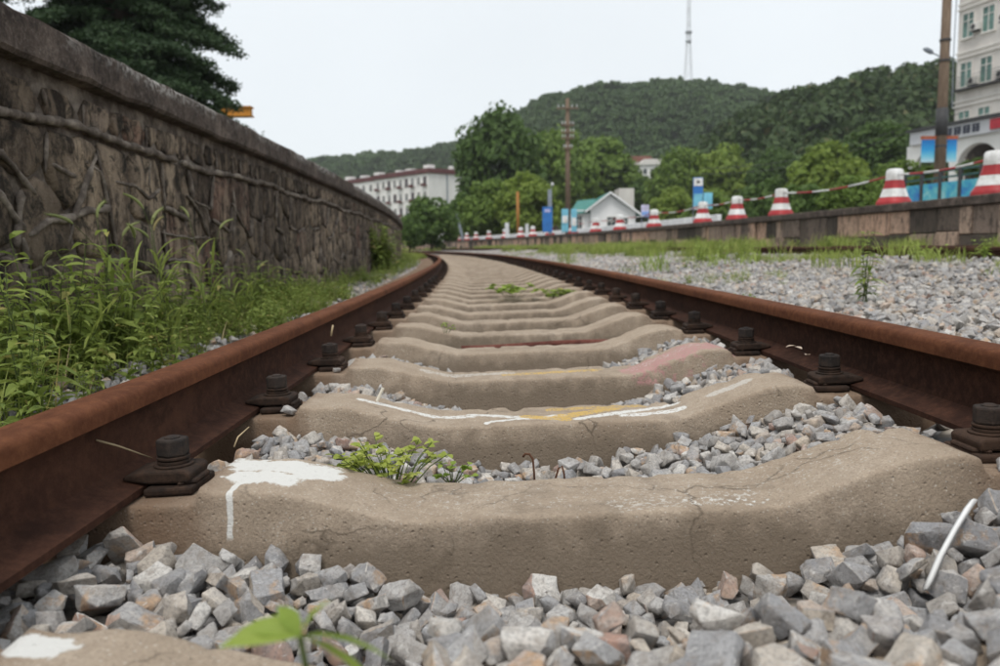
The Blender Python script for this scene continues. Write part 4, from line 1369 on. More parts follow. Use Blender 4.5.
CH = 0.63
def cone_w(z): return 0.125 + 0.115 * max(0, (0.42 - z) / 0.42) ** 1.15
cone_me = {}
V, F = ring_section([(0.245, 0.0), (0.25, 0.015), (0.245, 0.06), (cone_w(0.10) + 0.02, 0.085), (cone_w(0.14), 0.14)])
mb = MB().add(V, F); mb.box((0, -0.247, 0.025), (0.13, 0.012, 0.05)); cone_me['base'] = mb.mesh('base', M_RPL, False)
for nm, z0, z1, mt in (('white_band', 0.142, 0.285, M_WPL), ('red_band', 0.287, 0.43, M_RPL)):
    V, F = ring_section([(cone_w(z0), z0), (cone_w((z0 + z1) / 2), (z0 + z1) / 2), (cone_w(z1), z1)])
    cone_me[nm] = MB().add(V, F).mesh(nm, mt)
V, F = ring_section([(0.124, 0.432), (0.122, 0.53), (0.118, 0.59), (0.10, 0.62), (0.07, 0.63)])
cone_me['cap'] = MB().add(V, F).mesh('cap', M_WPL)
mb = MB()
for sx in (-1, 1):
    mb.tube([(sx * 0.05, -0.124, 0.53), (sx * 0.05, -0.118, 0.53)], 0.014, 8)
cone_me['hole'] = mb.mesh('pole_hole', M_HOLE)
for me in cone_me.values():
    me.polygons.foreach_set('use_smooth', [True] * len(me.polygons))
    me.set_sharp_from_angle(angle=math.radians(38))
from mathutils.geometry import intersect_line_line_2d


def s_at_px(px, off):
    """Arc length along the platform where offset off from the camera line shows at photo column px."""
    best = None
    for s in np.arange(6, 110, 0.05):
        q = tw(s, off, PTOP) - Vector((0, 0, EYE))
        u = 500 + FPX * q.dot(RIGHT) / q.dot(FWD)
        if best is None or abs(u - px) < best[0]: best = (abs(u - px), s)
    return best[1]


cone_px = [(993, 'largest red and white barrier cone, cut by the right edge of the picture'), (893, 'red and white barrier cone standing left of the blue mural fence'), (781, 'red and white barrier cone with a dirty lower half, third from the right'),
           (737, 'red and white barrier cone in front of a yellow green tree, fourth from the right'), (703, 'red and white barrier cone below the blue banner sign'), (654, 'red and white barrier cone just right of the white house'),
           (620, 'red and white barrier cone before the right end of the white gable wall'), (596, 'red and white barrier cone in front of the house window'), (573, 'red and white barrier cone below the foot of the wooden pole'),
           (550, 'red and white barrier cone below the blue banner by the grey post'), (533, 'small barrier cone between the grey post and the orange pole'), (521, 'small barrier cone at the foot of the orange pole'), (505, 'small barrier cone beside the white marker post'),
           (489, 'tiny barrier cone left of the white marker post'), (476, 'tiny barrier cone before the dark trees, third from the far end'), (467, 'tiny barrier cone second from the far end of the row'), (460, 'tiniest barrier cone at the far end of the row')]
CONES = []
for i, (px, lab) in enumerate(cone_px):
    s = s_at_px(px, PX + 0.42)
    loc = tw(s, PX + 0.42, PTOP)
    e = empty('barrier_cone', loc, (0, 0, head(s) + PI / 2 * 0 + random.uniform(-.25, .25) + 0.5))
    tag(e, lab, 'barrier cone', 'red and white barrier cones along the far platform edge')
    for nm in ('base', 'white_band', 'red_band', 'cap', 'hole'):
        if i > 9 and nm == 'hole': continue
        obj('pole_hole' if nm == 'hole' else nm, cone_me[nm], e)
    CONES.append((s, loc))
for i in range(8):
    a, b = CONES[i][1], CONES[i + 1][1]
    e = empty('striped_pole', a.lerp(b, 0.5) + Vector((0, 0, 0.52)))
    near = ('the largest cone and the fence cone', 'the fence cone and the dirty cone', 'the dirty cone and the fourth cone', 'the fourth cone and the cone under the banner sign', 'the banner sign cone and the cone right of the house', 'the two cones right of the house gable', 'the two cones before the house', 'the house window cone and the wooden pole cone')[i]
    tag(e, 'striped rod hung between ' + near, 'striped rod', 'striped rods linking the barrier cones')
    n = 6 if i < 5 else 4
    pts = [a.lerp(b, t) + Vector((0, 0, 0.53 - 0.10 * math.sin(PI * t) * (a - b).length / 5)) for t in np.linspace(0.015, 0.985, n * 3 + 1)]
    for j in range(n):
        parented(MB().tube(pts[j * 3:j * 3 + 4], 0.017, 8).build('white_section' if j % 2 else 'red_section', M_WPL if j % 2 else M_RPL, smooth=True), e)
V, F = [], []
M_SKIRT = simple('white_kerb_paint', (0.66, 0.67, 0.68), 0.7, 0.15, 2)
kb = MB(); 
for s in np.arange(26, 75, 1.5):
    p = tw(s, PX + 1.6, PTOP + 0.16)
    kb.box(p, (0.16, 1.46, 0.32), rz=head(s))
tag(kb.build('white_barrier', M_SKIRT, bevel=0.02, seg=1), 'low white barrier running behind the far cones on the platform', 'barrier')

# ------------------------------------------------------------------ poles, lamps, signs
M_WOODP = Mat('weathered_pole'); _n = M_WOODP.noise(4, 6, 0.7, M_WOODP.co('World', (6, 6, 0.6))); M_WOODP = M_WOODP.out(M_WOODP.ramp(_n, [(0.3, (0.10, 0.07, 0.05)), (0.7, (0.24, 0.175, 0.125))]), 0.9)
M_DK = simple('dark_metal', (0.05, 0.05, 0.052), 0.6)
M_GREY = simple('grey_metal', (0.24, 0.27, 0.31), 0.6)
M_CER = simple('white_ceramic', (0.55, 0.55, 0.55), 0.3)


def foot_at(px, d, z=PTOP):
    p = at(px, 230, d); return Vector((p.x, p.y, z))


def top_z(py, px, d): return at(px, py, d).z


f0 = foot_at(568, 45)
e = empty('utility_pole', f0); tag(e, 'old wooden utility pole with several short crossarms left of the white house', 'utility pole')
zt = top_z(101, 567, 45) - PTOP
MB().tube([(0, 0, 0), (0, 0, zt)], [0.16, 0.11], 10).build('pole', M_WOODP, e, smooth=True)
for q, L in ((0.55, 1.2), (1.45, 0.7), (1.85, 0.75), (2.15, 0.7), (2.7, 0.5)):
    c = MB().box((0, -0.15, zt - q), (L, 0.07, 0.075)).build('crossarm', M_WOODP, e)
    for k in (-0.42, -0.2, 0.2, 0.42):
        MB().tube([(k * L, -0.15, zt - q + 0.05), (k * L, -0.15, zt - q + 0.11), (k * L, -0.15, zt - q + 0.20)], [0.012, 0.035, 0.02], 8).build('insulator', M_CER, c)

D2 = 25.0
f1 = foot_at(937, D2)
e = empty('lamp_pole', f1); tag(e, 'tall brown utility pole with a street lamp arm and two blue banners at the right', 'lamp pole')
zt = top_z(-60, 947, D2) - PTOP
MB().tube([(0, 0, 0), (0, 0, zt)], [0.17, 0.12], 14).build('pole', M_WOODP, e, smooth=True)
zb = top_z(124, 938, D2) - PTOP
MB().tube([(0, 0, zb - 0.4), (0, 0, zb + 0.42)], 0.172, 14).build('black_band', M_DK, e, smooth=True)
za = top_z(64, 938, D2) - PTOP
MB().tube([(0, 0, za), (-0.25, 0, za + 0.16), (-0.42, 0, za + 0.22)], 0.022, 8).build('lamp_arm', M_GREY, e)
lh = MB(); lh.tube([(-0.36, 0, za + 0.20), (-0.42, 0, za + 0.24), (-0.58, 0, za + 0.32), (-0.66, 0, za + 0.335)], [0.03, 0.075, 0.07, 0.03], 10)
lh.build('lamp_head', M_GREY, e, smooth=True)
for z_, w in ((za + 0.55, 0.185), (za - 0.05, 0.185), (zb - 0.75, 0.19)):
    MB().tube([(0, 0, z_), (0, 0, z_ + 0.06)], w - 0.02, 14).build('steel_collar', M_DK, e)
m = Mat('blue_banner_print'); _P = m.xyz(m.co('Generated')); _n = m.noise(3, 4, 0.6)
_c = m.ramp(m.math('ADD', m.math('MULTIPLY', _P[2], 0.85), m.math('MULTIPLY', _n, 0.25)), [(0.1, (0.45, 0.62, 0.70)), (0.35, (0.16, 0.50, 0.66)), (0.6, (0.03, 0.30, 0.62)), (0.9, (0.02, 0.17, 0.47))])
M_BAN = m.out(_c, 0.5)
M_ORG = simple('rust_orange_header', (0.35, 0.10, 0.05), 0.6)
zt2, zb2 = top_z(141, 925, D2) - PTOP, top_z(163, 925, D2) - PTOP
for sx, w in ((-1, 0.40), (1, 0.30)):
    b_ = MB().box((sx * (0.19 + w / 2), 0, (zt2 + zb2) / 2), (w, 0.03, zt2 - zb2)).build('banner', M_BAN, e)
    MB().box((sx * (0.19 + w / 2), 0, zt2 + 0.06), (w + 0.06, 0.05, 0.10)).build('banner_header', M_ORG, b_)
MB().tube([(0.30, 0, 3.4), (0.27, 0, za), (0.30, 0, zt)], 0.014, 6).build('cable', M_GREY, e)
f2 = foot_at(518, 60)
o = MB().tube([(0, 0, 0), (0, 0, top_z(192, 518, 60) - PTOP)], 0.11, 10).build('orange_pole', simple('orange_paint', (0.34, 0.15, 0.035), 0.6), loc=f2, smooth=True)
tag(o, 'plain rusty orange pole before the dark trees left of the house', 'pole')
f3 = foot_at(550, 42)
e = empty('grey_post', f3); tag(e, 'grey blue steel post with a small lamp, beside a blue banner', 'post')
zt = top_z(190, 549, 42) - PTOP
MB().box((0, 0, zt / 2), (0.22, 0.22, zt), taper=0.9).build('post', M_GREY, e, bevel=0.02)
MB().tube([(0.05, 0, zt), (0.14, 0, zt + 0.25)], 0.02, 6).build('lamp_arm', M_GREY, e)
MB().tube([(0.14, 0, zt + 0.2), (0.14, 0, zt + 0.36)], [0.09, 0.06], 10).build('lamp_head', M_CER, e, smooth=True)
M_BLUE = simple('blue_panel', (0.04, 0.18, 0.50), 0.5, 0.2, 3)
M_CYAN = simple('cyan_panel', (0.18, 0.48, 0.62), 0.5, 0.3, 3)


def banner(px, d, w, py0, py1, lab, mat, bits=(), posts=True):
    f_ = foot_at(px, d); e = empty('banner_sign', f_); tag(e, lab, 'banner sign', 'blue banner signs on the platform')
    z1, z0 = top_z(py0, px, d) - PTOP, top_z(py1, px, d) - PTOP
    p = MB().box((0, 0, (z0 + z1) / 2), (w, 0.05, z1 - z0)).build('panel', mat, e, bevel=0.008, seg=1)
    for (cx, cz, ww, hh, mt) in bits:
        MB().box((cx * w, -0.032, z0 + (z1 - z0) * cz), (ww * w, 0.014, hh * (z1 - z0))).build('printed_patch', mt, p)
    if posts:
        for k in (-1, 1): MB().tube([(k * w * 0.42, 0.045, 0), (k * w * 0.42, 0.045, z1)], 0.018, 6).build('support_post', M_GREY, e)
    return e


banner(547.5, 41, 0.5, 207, 232, 'blue banner sign standing beside the grey post', M_BLUE, ((0, 0.85, 0.6, 0.12, simple('lilac_print', (0.45, 0.45, 0.7))),))
banner(565, 40, 0.33, 209, 232, 'pale blue banner sign left of the wooden pole foot', M_CYAN, ((0, 0.55, 0.8, 0.3, M_WPL),))
banner(574, 40, 0.28, 209, 232, 'pale blue banner sign right of the wooden pole foot', M_CYAN, ((0, 0.45, 0.8, 0.35, M_WPL),))
banner(645, 33, 0.32, 205, 217, 'small pale lilac sign left of the cone by the house', simple('lilac_panel', (0.52, 0.50, 0.66), 0.5), ((0, 0.25, 0.9, 0.4, simple('soft_blue_print', (0.20, 0.34, 0.66))),))
e = banner(697.5, 25, 0.30, 178, 210, 'tall blue and white banner sign with a second panel at its right, behind a cone', M_BLUE, ((0, 0.86, 0.92, 0.24, M_WPL), (0, 0.86, 0.3, 0.08, M_DK), (0, 0.3, 0.92, 0.4, M_CYAN), (0, 0.06, 0.9, 0.1, M_WPL)))
z1, z0 = top_z(193, 708, 25) - PTOP, top_z(209, 708, 25) - PTOP
MB().box((0.31, 0, (z0 + z1) / 2), (0.27, 0.05, z1 - z0)).build('side_panel', M_CYAN, e, bevel=0.008, seg=1)
for k, zz in ((-0.22, 0.82), (-0.22, 0.42), (-0.2, 0.12)):
    pass
f4 = foot_at(527, 52)
tag(MB().box((0, 0, (top_z(224, 527, 52) - PTOP) / 2), (0.22, 0.22, top_z(224, 527, 52) - PTOP), taper=0.92).build('marker_post', M_SKIRT, loc=f4, bevel=0.02), 'short white square marker post between the small cones', 'marker post', 'white marker posts among the far cones')
f4 = foot_at(507, 56)
tag(MB().box((0, 0, (top_z(223, 507, 56) - PTOP) / 2), (0.3, 0.25, top_z(223, 507, 56) - PTOP), taper=0.92).build('marker_post', M_SKIRT, loc=f4, bevel=0.02), 'thicker white square marker post left of the orange pole', 'marker post', 'white marker posts among the far cones')
f4 = foot_at(463, 70)
tag(MB().tube([(0, 0, 0), (-0.5, 0, top_z(214, 459, 70) - PTOP)], 0.12, 8).build('leaning_post', M_GREY, loc=f4), 'pale leaning post before the dark shrubs at the far end', 'post')

# mural fence
D3 = 21.0
fr = empty('mural_fence', foot_at(950, D3)); tag(fr, 'dark railing fence with blue and teal painted mural panels on the far platform', 'fence')
m = Mat('mural_paint'); _co = m.co('World'); _n = m.noise(2.2, 5, 0.6, _co, 0.8); _P = m.xyz(_co)
_c = m.ramp(_n, [(0.3, (0.03, 0.13, 0.45)), (0.45, (0.05, 0.33, 0.48)), (0.58, (0.14, 0.46, 0.50)), (0.7, (0.50, 0.60, 0.62))])
M_MUR = m.out(_c, 0.6)
q0, q1 = foot_at(903, 22.6), foot_at(1080, 17.0)
n = 8
zr_ = top_z(180, 950, D3); zp0, zp1 = PTOP + 0.02, top_z(187, 950, D3)
dv = (q1 - q0); ang = math.atan2(dv.y, dv.x); Lf = dv.length
for i in range(n + 1):
    p = q0.lerp(q1, i / n)
    parented(MB().box((p.x, p.y, PTOP + 0.60), (0.09, 0.09, 1.25), rz=ang).build('post', M_DK, bevel=0.01, seg=1), fr)
    if i < n:
        c = q0.lerp(q1, (i + 0.5) / n)
        parented(MB().box((c.x, c.y, PTOP + 0.60), (Lf / n - 0.13, 0.05, 0.58), rz=ang).build('mural_panel', M_MUR, bevel=0.01, seg=1), fr)
for z_ in (1.02, 1.18):
    c = q0.lerp(q1, 0.5)
    parented(MB().box((c.x, c.y, PTOP + z_), (Lf, 0.045, 0.05), rz=ang).build('rail_bar', simple('teal_bar', (0.03, 0.09, 0.085), 0.5), bevel=0.008, seg=1), fr)

# ------------------------------------------------------------------ buildings
M_WALLW = Mat('white_render'); _n = M_WALLW.noise(0.5, 6, 0.7, M_WALLW.co('World', (1, 1, 0.35))); M_WALLW = M_WALLW.out(M_WALLW.ramp(_n, [(0.3, (0.66, 0.65, 0.62)), (0.6, (0.80, 0.79, 0.765))]), 0.9)
M_GABLE = Mat('house_white_wall'); _n = M_GABLE.noise(0.8, 5, 0.7, M_GABLE.co('World', (1, 1, 0.4))); M_GABLE = M_GABLE.out(M_GABLE.ramp(_n, [(0.3, (0.76, 0.77, 0.775)), (0.6, (0.84, 0.845, 0.85))]), 0.9)
M_CREAM = Mat('cream_render'); _n = M_CREAM.noise(0.6, 6, 0.7, M_CREAM.co('World', (1, 1, 0.3))); M_CREAM = M_CREAM.out(M_CREAM.ramp(_n, [(0.3, (0.52, 0.48, 0.445)), (0.6, (0.70, 0.66, 0.615))]), 0.9)
M_TRIM = simple('pale_trim', (0.70, 0.67, 0.63), 0.85, 0.1)
M_GLASS = Mat('dark_window'); M_GLASS = M_GLASS.out(M_GLASS.ramp(M_GLASS.noise(0.6, 2, 0.5, M_GLASS.co('World')), [(0.4, (0.02, 0.03, 0.035)), (0.65, (0.08, 0.10, 0.11))]), 0.12, None, 0.5)
M_GLASSG = Mat('green_window'); M_GLASSG = M_GLASSG.out(M_GLASSG.ramp(M_GLASSG.noise(0.8, 2, 0.5, M_GLASSG.co('World')), [(0.4, (0.05, 0.12, 0.10)), (0.65, (0.14, 0.26, 0.225))]), 0.12, None, 0.5)
M_MAROON = simple('maroon_tiles', (0.115, 0.045, 0.045), 0.85, 0.25, 1.0, co='World')
M_ROOFG = simple('green_roof_sheet', (0.055, 0.20, 0.175), 0.6, 0.2, 1.0, co='World')


class Frame:
    """A wall plane: origin, direction along it (u) and outward normal (n); boxes are placed in (u, out, z)."""
    def __init__(self, o, u, nrm): self.o, self.u, self.n = Vector(o), Vector(u).normalized(), Vector(nrm).normalized(); self.M = Matrix((self.u, self.n, Vector((0, 0, 1)))).transposed()
    def box(self, mb, u0, u1, d0, d1, z0, z1, mi=0):
        c = self.o + self.u * ((u0 + u1) / 2) + self.n * ((d0 + d1) / 2) + Vector((0, 0, (z0 + z1) / 2))
        mb.box(c, (abs(u1 - u0), abs(d1 - d0), abs(z1 - z0)), M=self.M, mi=mi); return mb


def window(fr_, root, u, z, w, h, glass, frame_m, sill=True, deep=0.06, mull=True):
    b_ = MB(); t = 0.07
    fr_.box(b_, u - w / 2 - t, u + w / 2 + t, -0.02, deep, z + h, z + h + t); fr_.box(b_, u - w / 2 - t, u + w / 2 + t, -0.02, deep, z - t, z)
    fr_.box(b_, u - w / 2 - t, u - w / 2, -0.02, deep, z, z + h); fr_.box(b_, u + w / 2, u + w / 2 + t, -0.02, deep, z, z + h)
    if mull: fr_.box(b_, u - 0.03, u + 0.03, -0.01, deep - 0.02, z, z + h); fr_.box(b_, u - w / 2, u + w / 2, -0.01, deep - 0.023, z + h * 0.68, z + h * 0.68 + 0.05)
    f_ = parented(b_.build('window', frame_m), root)
    g_ = MB(); fr_.box(g_, u - w / 2, u + w / 2, -0.03, 0.012, z, z + h); o = g_.build('pane', glass, f_)
    o.matrix_parent_inverse = f_.matrix_basis.inverted() if False else Matrix.Translation(-Vector(root.location)) @ Matrix.Identity(4)
    o.matrix_parent_inverse = Matrix.Identity(4)
    if sill:
        s_ = MB(); fr_.box(s_, u - w / 2 - 0.15, u + w / 2 + 0.15, 0, deep + 0.06, z - t - 0.07, z - t - 0.002); s_.build('sill', frame_m, f_)
    return f_


# apartment block
DA = 150.0
ca = at(428, 168, DA)                     # top corner between the long front and the end wall
ua = (at(330, 176, 178) - ca); ua.z = 0; ua.normalize()
na = Vector((ua.y, -ua.x, 0)); na = na if na.y < 0 else -na
zT = ca.z; z0 = -0.3
ap = empty('apartment_block', (ca.x, ca.y, 0)); tag(ap, 'long white apartment block with a maroon roof edge behind the stone wall', 'apartment building')
FA = Frame((ca.x, ca.y, 0), ua, na)
L1, L2, DEP = 19.0, 24.0, 9.0
b_ = MB(); FA.box(b_, 0, L1, -DEP, 0, z0, zT - 0.9); FA.box(b_, L1 + 0.02, L1 + L2, -DEP, -0.6, z0, zT - 0.9)
parented(b_.build('wall', M_WALLW), ap)
b_ = MB(); FA.box(b_, -0.35, L1 - 0.004, -DEP - 0.3, 0.35, zT - 0.9, zT); FA.box(b_, L1, L1 + L2 + 0.3, -DEP - 0.2, -0.35, zT - 0.92, zT - 0.05)
parented(b_.build('roof', M_MAROON, bevel=0.05, seg=1), ap)
for u, d, w, h in ((2.0, -3, 1.6, 0.9), (5.5, -5, 1.2, 0.7), (-0.0, -7, 1.0, 0.7), (9.5, -4, 1.8, 0.8), (13.5, -4, 1.4, 0.8), (21, -4, 2.0, 1.0), (27, -4, 1.6, 0.8), (33, -4, 2.0, 1.0)):
    b_ = MB(); FA.box(b_, u, u + w, d, d + 1.5, zT - 0.06, zT + h); parented(b_.build('roof_box', M_WALLW), ap)
FE = Frame((ca.x, ca.y, 0), -na, Vector((-ua.x, -ua.y, 0)))
for i in range(9):
    for j in range(5):
        u = 1.1 + i * 2.05; z = zT - 2.9 - j * 2.75
        if z < 0.5: continue
        window(FA, ap, u, z, 0.85, 1.35, M_GLASS, M_MAROON if (i + j) % 3 == 0 else M_TRIM, True)
        if i % 2 == 0:
            b_ = MB(); FA.box(b_, u - 0.75, u + 0.75, 0.0, 0.5, z - 0.35, z - 0.25); FA.box(b_, u - 0.75, u + 0.75, 0.46, 0.5, z - 0.25, z + 0.15)
            parented(b_.build('balcony', M_MAROON), ap)
FA2 = Frame(FA.o - FA.n * 0.6, ua, na)
for i in range(8):
    for j in range(4): window(FA2, ap, L1 + 2.2 + i * 2.8, zT - 3.0 - j * 2.75, 1.0, 1.35, M_GLASS, M_TRIM, False)
b_ = MB(); FE.box(b_, 4.2, 4.45, 0, 0.12, z0, zT - 0.95); parented(b_.build('drain_pipe', M_GREY), ap)

# white station house with a green roof
DH = 95.0
gp = at(610, 193, DH); el = at(591, 208, DH); er = at(638, 214, DH)
ho = empty('white_house', (gp.x, gp.y, PTOP)); tag(ho, 'small white gabled house with a teal green roof beyond the cones', 'house')
W0, W1 = el.x, er.x - 0.25
ze = el.z - 0.1
n_ = Vector((0, -1, 0))
apx = gp.x
b_ = MB()
LD = 9.0
poly = [(W0, PTOP - 0.1), (W1, PTOP - 0.1), (W1, ze - 0.4), (apx, gp.z - 0.25), (W0, ze)]
b_.prism(poly, 0, LD, Matrix(((1, 0, 0, 0), (0, 0, 1, gp.y), (0, 1, 0, 0), (0, 0, 0, 1))))
parented(b_.build('wall', M_GABLE), ho)
for (x0, zz0, x1, zz1, mt) in ((apx, gp.z, W0 - 0.7, ze - 0.35, M_ROOFG), (apx, gp.z, W1 + 0.7, ze - 0.85, M_ROOFG)):
    d = Vector((x1 - x0, 0, zz1 - zz0)); nn = Vector((-d.z, 0, d.x)).normalized(); nn = nn if nn.z > 0 else -nn
    V = []
    for y in (gp.y - 0.5, gp.y + LD + 0.4):
        for q in ((x0, zz0), (x1, zz1)):
            V += [(q[0], y, q[1]), (q[0] + nn.x * 0.14, y, q[1] + nn.z * 0.14)]
    parented(MB().add(V, [(0, 1, 3, 2), (4, 6, 7, 5), (0, 4, 5, 1), (2, 3, 7, 6), (1, 5, 7, 3), (0, 2, 6, 4)]).build('roof', mt), ho)
    V = [(q[0], y, q[1] + dz) for y in (gp.y - 0.62, gp.y - 0.505) for q in ((x0, zz0), (x1, zz1)) for dz in (-0.10, 0.16)]
    parented(MB().add(V, [(0, 2, 3, 1), (4, 5, 7, 6), (1, 3, 7, 5), (0, 4, 6, 2), (2, 6, 7, 3), (0, 1, 5, 4)]).build('barge_board', M_GABLE), ho)
# lower left wing with its own sheet roof
wl0, wl1 = at(572, 210, DH + 2).x, W0 - 0.02
b_ = MB().box(((wl0 + wl1) / 2, gp.y + 4.4, (PTOP + ze - 0.4) / 2 + 0.3), (wl1 - wl0, 6.8, ze - PTOP - 0.3)); parented(b_.build('side_wing', M_GABLE), ho)
V = [(wl0 - 0.4, gp.y + 0.6, ze - 0.55), (apx - 1.2, gp.y + 0.6, ze - 0.45), (apx - 1.2, gp.y + 4.4, gp.z - 0.5), (wl0 + 0.9, gp.y + 4.4, gp.z - 0.75)]
V += [(a, b, c + 0.12) for a, b, c in V]
parented(MB().add(V, [(3, 2, 1, 0), (4, 5, 6, 7), (0, 1, 5, 4), (1, 2, 6, 5), (2, 3, 7, 6), (3, 0, 4, 7)]).build('roof', M_ROOFG), ho)
FH = Frame((0, gp.y, 0), (1, 0, 0), (0, -1, 0))
zw = at(610, 229, DH).z
for px, w, h in ((612, 1.0, 1.6), (625, 0.75, 1.5)):
    x = at(px, 225, DH).x
    window(FH, ho, x, zw - 0.2, w, h, M_GLASS, M_TRIM, False)
FW = Frame((0, gp.y + 1.0, 0), (1, 0, 0), (0, -1, 0))
window(FW, ho, at(580, 220, DH).x, zw - 0.1, 0.7, 1.7, M_GLASS, M_TRIM, False)
bx_ = at(624, 205, DH + 13)
o = MB().box((0, 0, 0), (2.0, 4, 6.5)).build('grey_annex', M_CREAM, loc=(bx_.x, bx_.y, PTOP + 3.2))
o.location.z = at(621, 190, DH + 14).z - 3.25
tag(o, 'plain pale grey block standing behind the white house gable', 'building')

# tall building and arched annex at the right
D5 = 60.0
c5 = at(957, 60, D5)
u5 = Vector((0.235, -0.972, 0)).normalized(); n5 = Vector((-0.972, -0.235, 0)).normalized()
tb = empty('tall_building', (c5.x, c5.y, PTOP)); tag(tb, 'tall cream apartment tower with green windows at the right edge', 'building')
F5 = Frame((c5.x, c5.y, 0), u5, n5)
ST = 47.0 / FPX * D5
b_ = MB(); F5.box(b_, 0, 14, -12, 0, PTOP - 0.5, 34); parented(b_.build('wall', M_CREAM), tb)
zr1 = at(970, 36, D5 - 1).z
for j in range(-1, 5):
    z = zr1 + (j - 0) * ST - ST
    for i, u in enumerate((0.95, 2.75, 5.6, 7.4, 10.2, 12)):
        window(F5, tb, u, z - 0.1, 1.0, 1.7, M_GLASSG, M_TRIM, True, 0.08)
    b_ = MB(); F5.box(b_, -0.06, 14, 0, 0.14, z + 1.95, z + 2.05); F5.box(b_, -0.06, 14, 0, 0.10, z + 2.3, z + 2.42); parented(b_.build('string_course', M_TRIM), tb)
    for u in (1.85, 4.3, 8.9):
        zz = z - 0.15 + 0.3 * (j % 2)
        b_ = MB(); F5.box(b_, u - 0.36, u + 0.36, 0.10, 0.42, zz, zz + 0.52); a_ = parented(b_.build('air_conditioner', M_TRIM, bevel=0.02, seg=1), tb)
        b_ = MB(); F5.box(b_, u - 0.36, u + 0.36, 0.0, 0.40, zz - 0.06, zz - 0.01); b_.build('bracket', M_DK, a_)
        b_ = MB(); cc = F5.o + F5.u * (u - 0.08) + F5.n * 0.425 + Vector((0, 0, zz + 0.26)); b_.tube([cc, cc + F5.n * 0.012], 0.2, 14); b_.build('fan_grille', M_DK, a_)
for i in range(5):
    b_ = MB(); zz = at(962, 88, D5).z - 0.2
    F5.box(b_, 0.1, 6, 0.5, 0.53, zz + i * 0.2, zz + i * 0.2 + 0.03); 
    if i == 0: F5.box(b_, 0.1, 6, 0.0, 0.56, zz - 0.12, zz - 0.03)
    parented(b_.build('balcony_rail', M_DK), tb)
for i, (a_, b_, lab) in enumerate(((at(958, 108, 59), at(700, 168, 96), 'upper thin overhead wire running left from the cream tower before the ridge'), (at(958, 114, 59), at(700, 174, 96), 'lower thin overhead wire running left from the cream tower before the ridge'))):
    w_ = MB().tube([a_.lerp(b_, t) - Vector((0, 0, 1.3 * math.sin(PI * t))) for t in np.linspace(0, 1, 14)], 0.028, 5).build('overhead_wire', M_DK)
    tag(w_, lab, 'wire', 'overhead wires at the right')
D6 = 52.0
c6 = at(914, 150, D6)
an = empty('arched_annex', (c6.x, c6.y, PTOP)); tag(an, 'white low annex with arched openings and a sign fascia below the tower', 'building')
F6 = Frame((c6.x, c6.y, 0), u5, n5)
zt6 = at(914, 133, D6).z
zf0 = at(914, 146, D6).z
b_ = MB(); F6.box(b_, -0.15, 16, -7.5, 0.25, zf0, zt6); parented(b_.build('fascia', simple('pale_grey_fascia', (0.55, 0.56, 0.585), 0.7, 0.1), bevel=0.03, seg=1), an)
b_ = MB(); F6.box(b_, -0.3, 16, -7.7, 0.45, zt6 + 0.003, zt6 + 0.16); parented(b_.build('roof', M_DK), an)
zsp = PTOP + 3.8
u = -0.62
while u < 14:
    b_ = MB(); F6.box(b_, u, u + 0.6, -0.5, 0.0, PTOP - 0.05, zf0 - 0.003); parented(b_.build('pillar', M_WALLW), an)
    # arch between this pillar and the next: a spandrel ring
    W = 3.0
    V, F = [], []
    N_ = 14
    for i in range(N_ + 1):
        t = PI * i / N_
        x = u + 0.6 + W / 2 - math.cos(t) * W / 2; z = zsp + math.sin(t) * W / 2 * 0.85
        for d in (0.0, -0.45):
            for zz in (z, zf0 - 0.003): V.append(F6.o + F6.u * x + F6.n * (d - 0.004) + Vector((0, 0, zz)))
    for i in range(N_):
        a = i * 4
        F += [(a, a + 4, a + 5, a + 1), (a + 2, a + 3, a + 7, a + 6), (a, a + 2, a + 6, a + 4)]
    parented(MB().add(V, F).build('arch', M_WALLW), an)
    u += 3.6
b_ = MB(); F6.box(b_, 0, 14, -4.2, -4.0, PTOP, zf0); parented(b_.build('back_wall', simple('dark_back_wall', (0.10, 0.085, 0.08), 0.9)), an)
# sign characters (illegible at this distance in the photograph) as stroke blocks, and the red sign
sg = MB(); r = random.Random(5)
u_ = 2.15
for k in range(5):
    z0_ = zf0 + (zt6 - zf0) * 0.22; hh = (zt6 - zf0) * 0.56; ww = 0.55
    for q in range(3): F6.box(sg, u_ + 0.03, u_ + ww, 0.255 + 0.001 * q, 0.30 + 0.002 * q, z0_ + hh * (0.08 + 0.36 * q + r.uniform(-.04, .04)), z0_ + hh * (0.08 + 0.36 * q) + 0.09)
    for q in range(2): F6.box(sg, u_ + ww * (0.15 + 0.5 * q + r.uniform(-.05, .05)), u_ + ww * (0.15 + 0.5 * q) + 0.10, 0.257, 0.312, z0_, z0_ + hh)
    u_ += 0.68
parented(sg.build('sign_lettering', simple('dark_sign_letters', (0.045, 0.05, 0.075), 0.5)), an)['kind'] = 'stuff'
b_ = MB(); F6.box(b_, 6.2, 12, 0.26, 0.36, zf0 + 0.15, zt6 - 0.1); parented(b_.build('red_sign', simple('red_sign', (0.42, 0.03, 0.045), 0.5), bevel=0.02, seg=1), an)
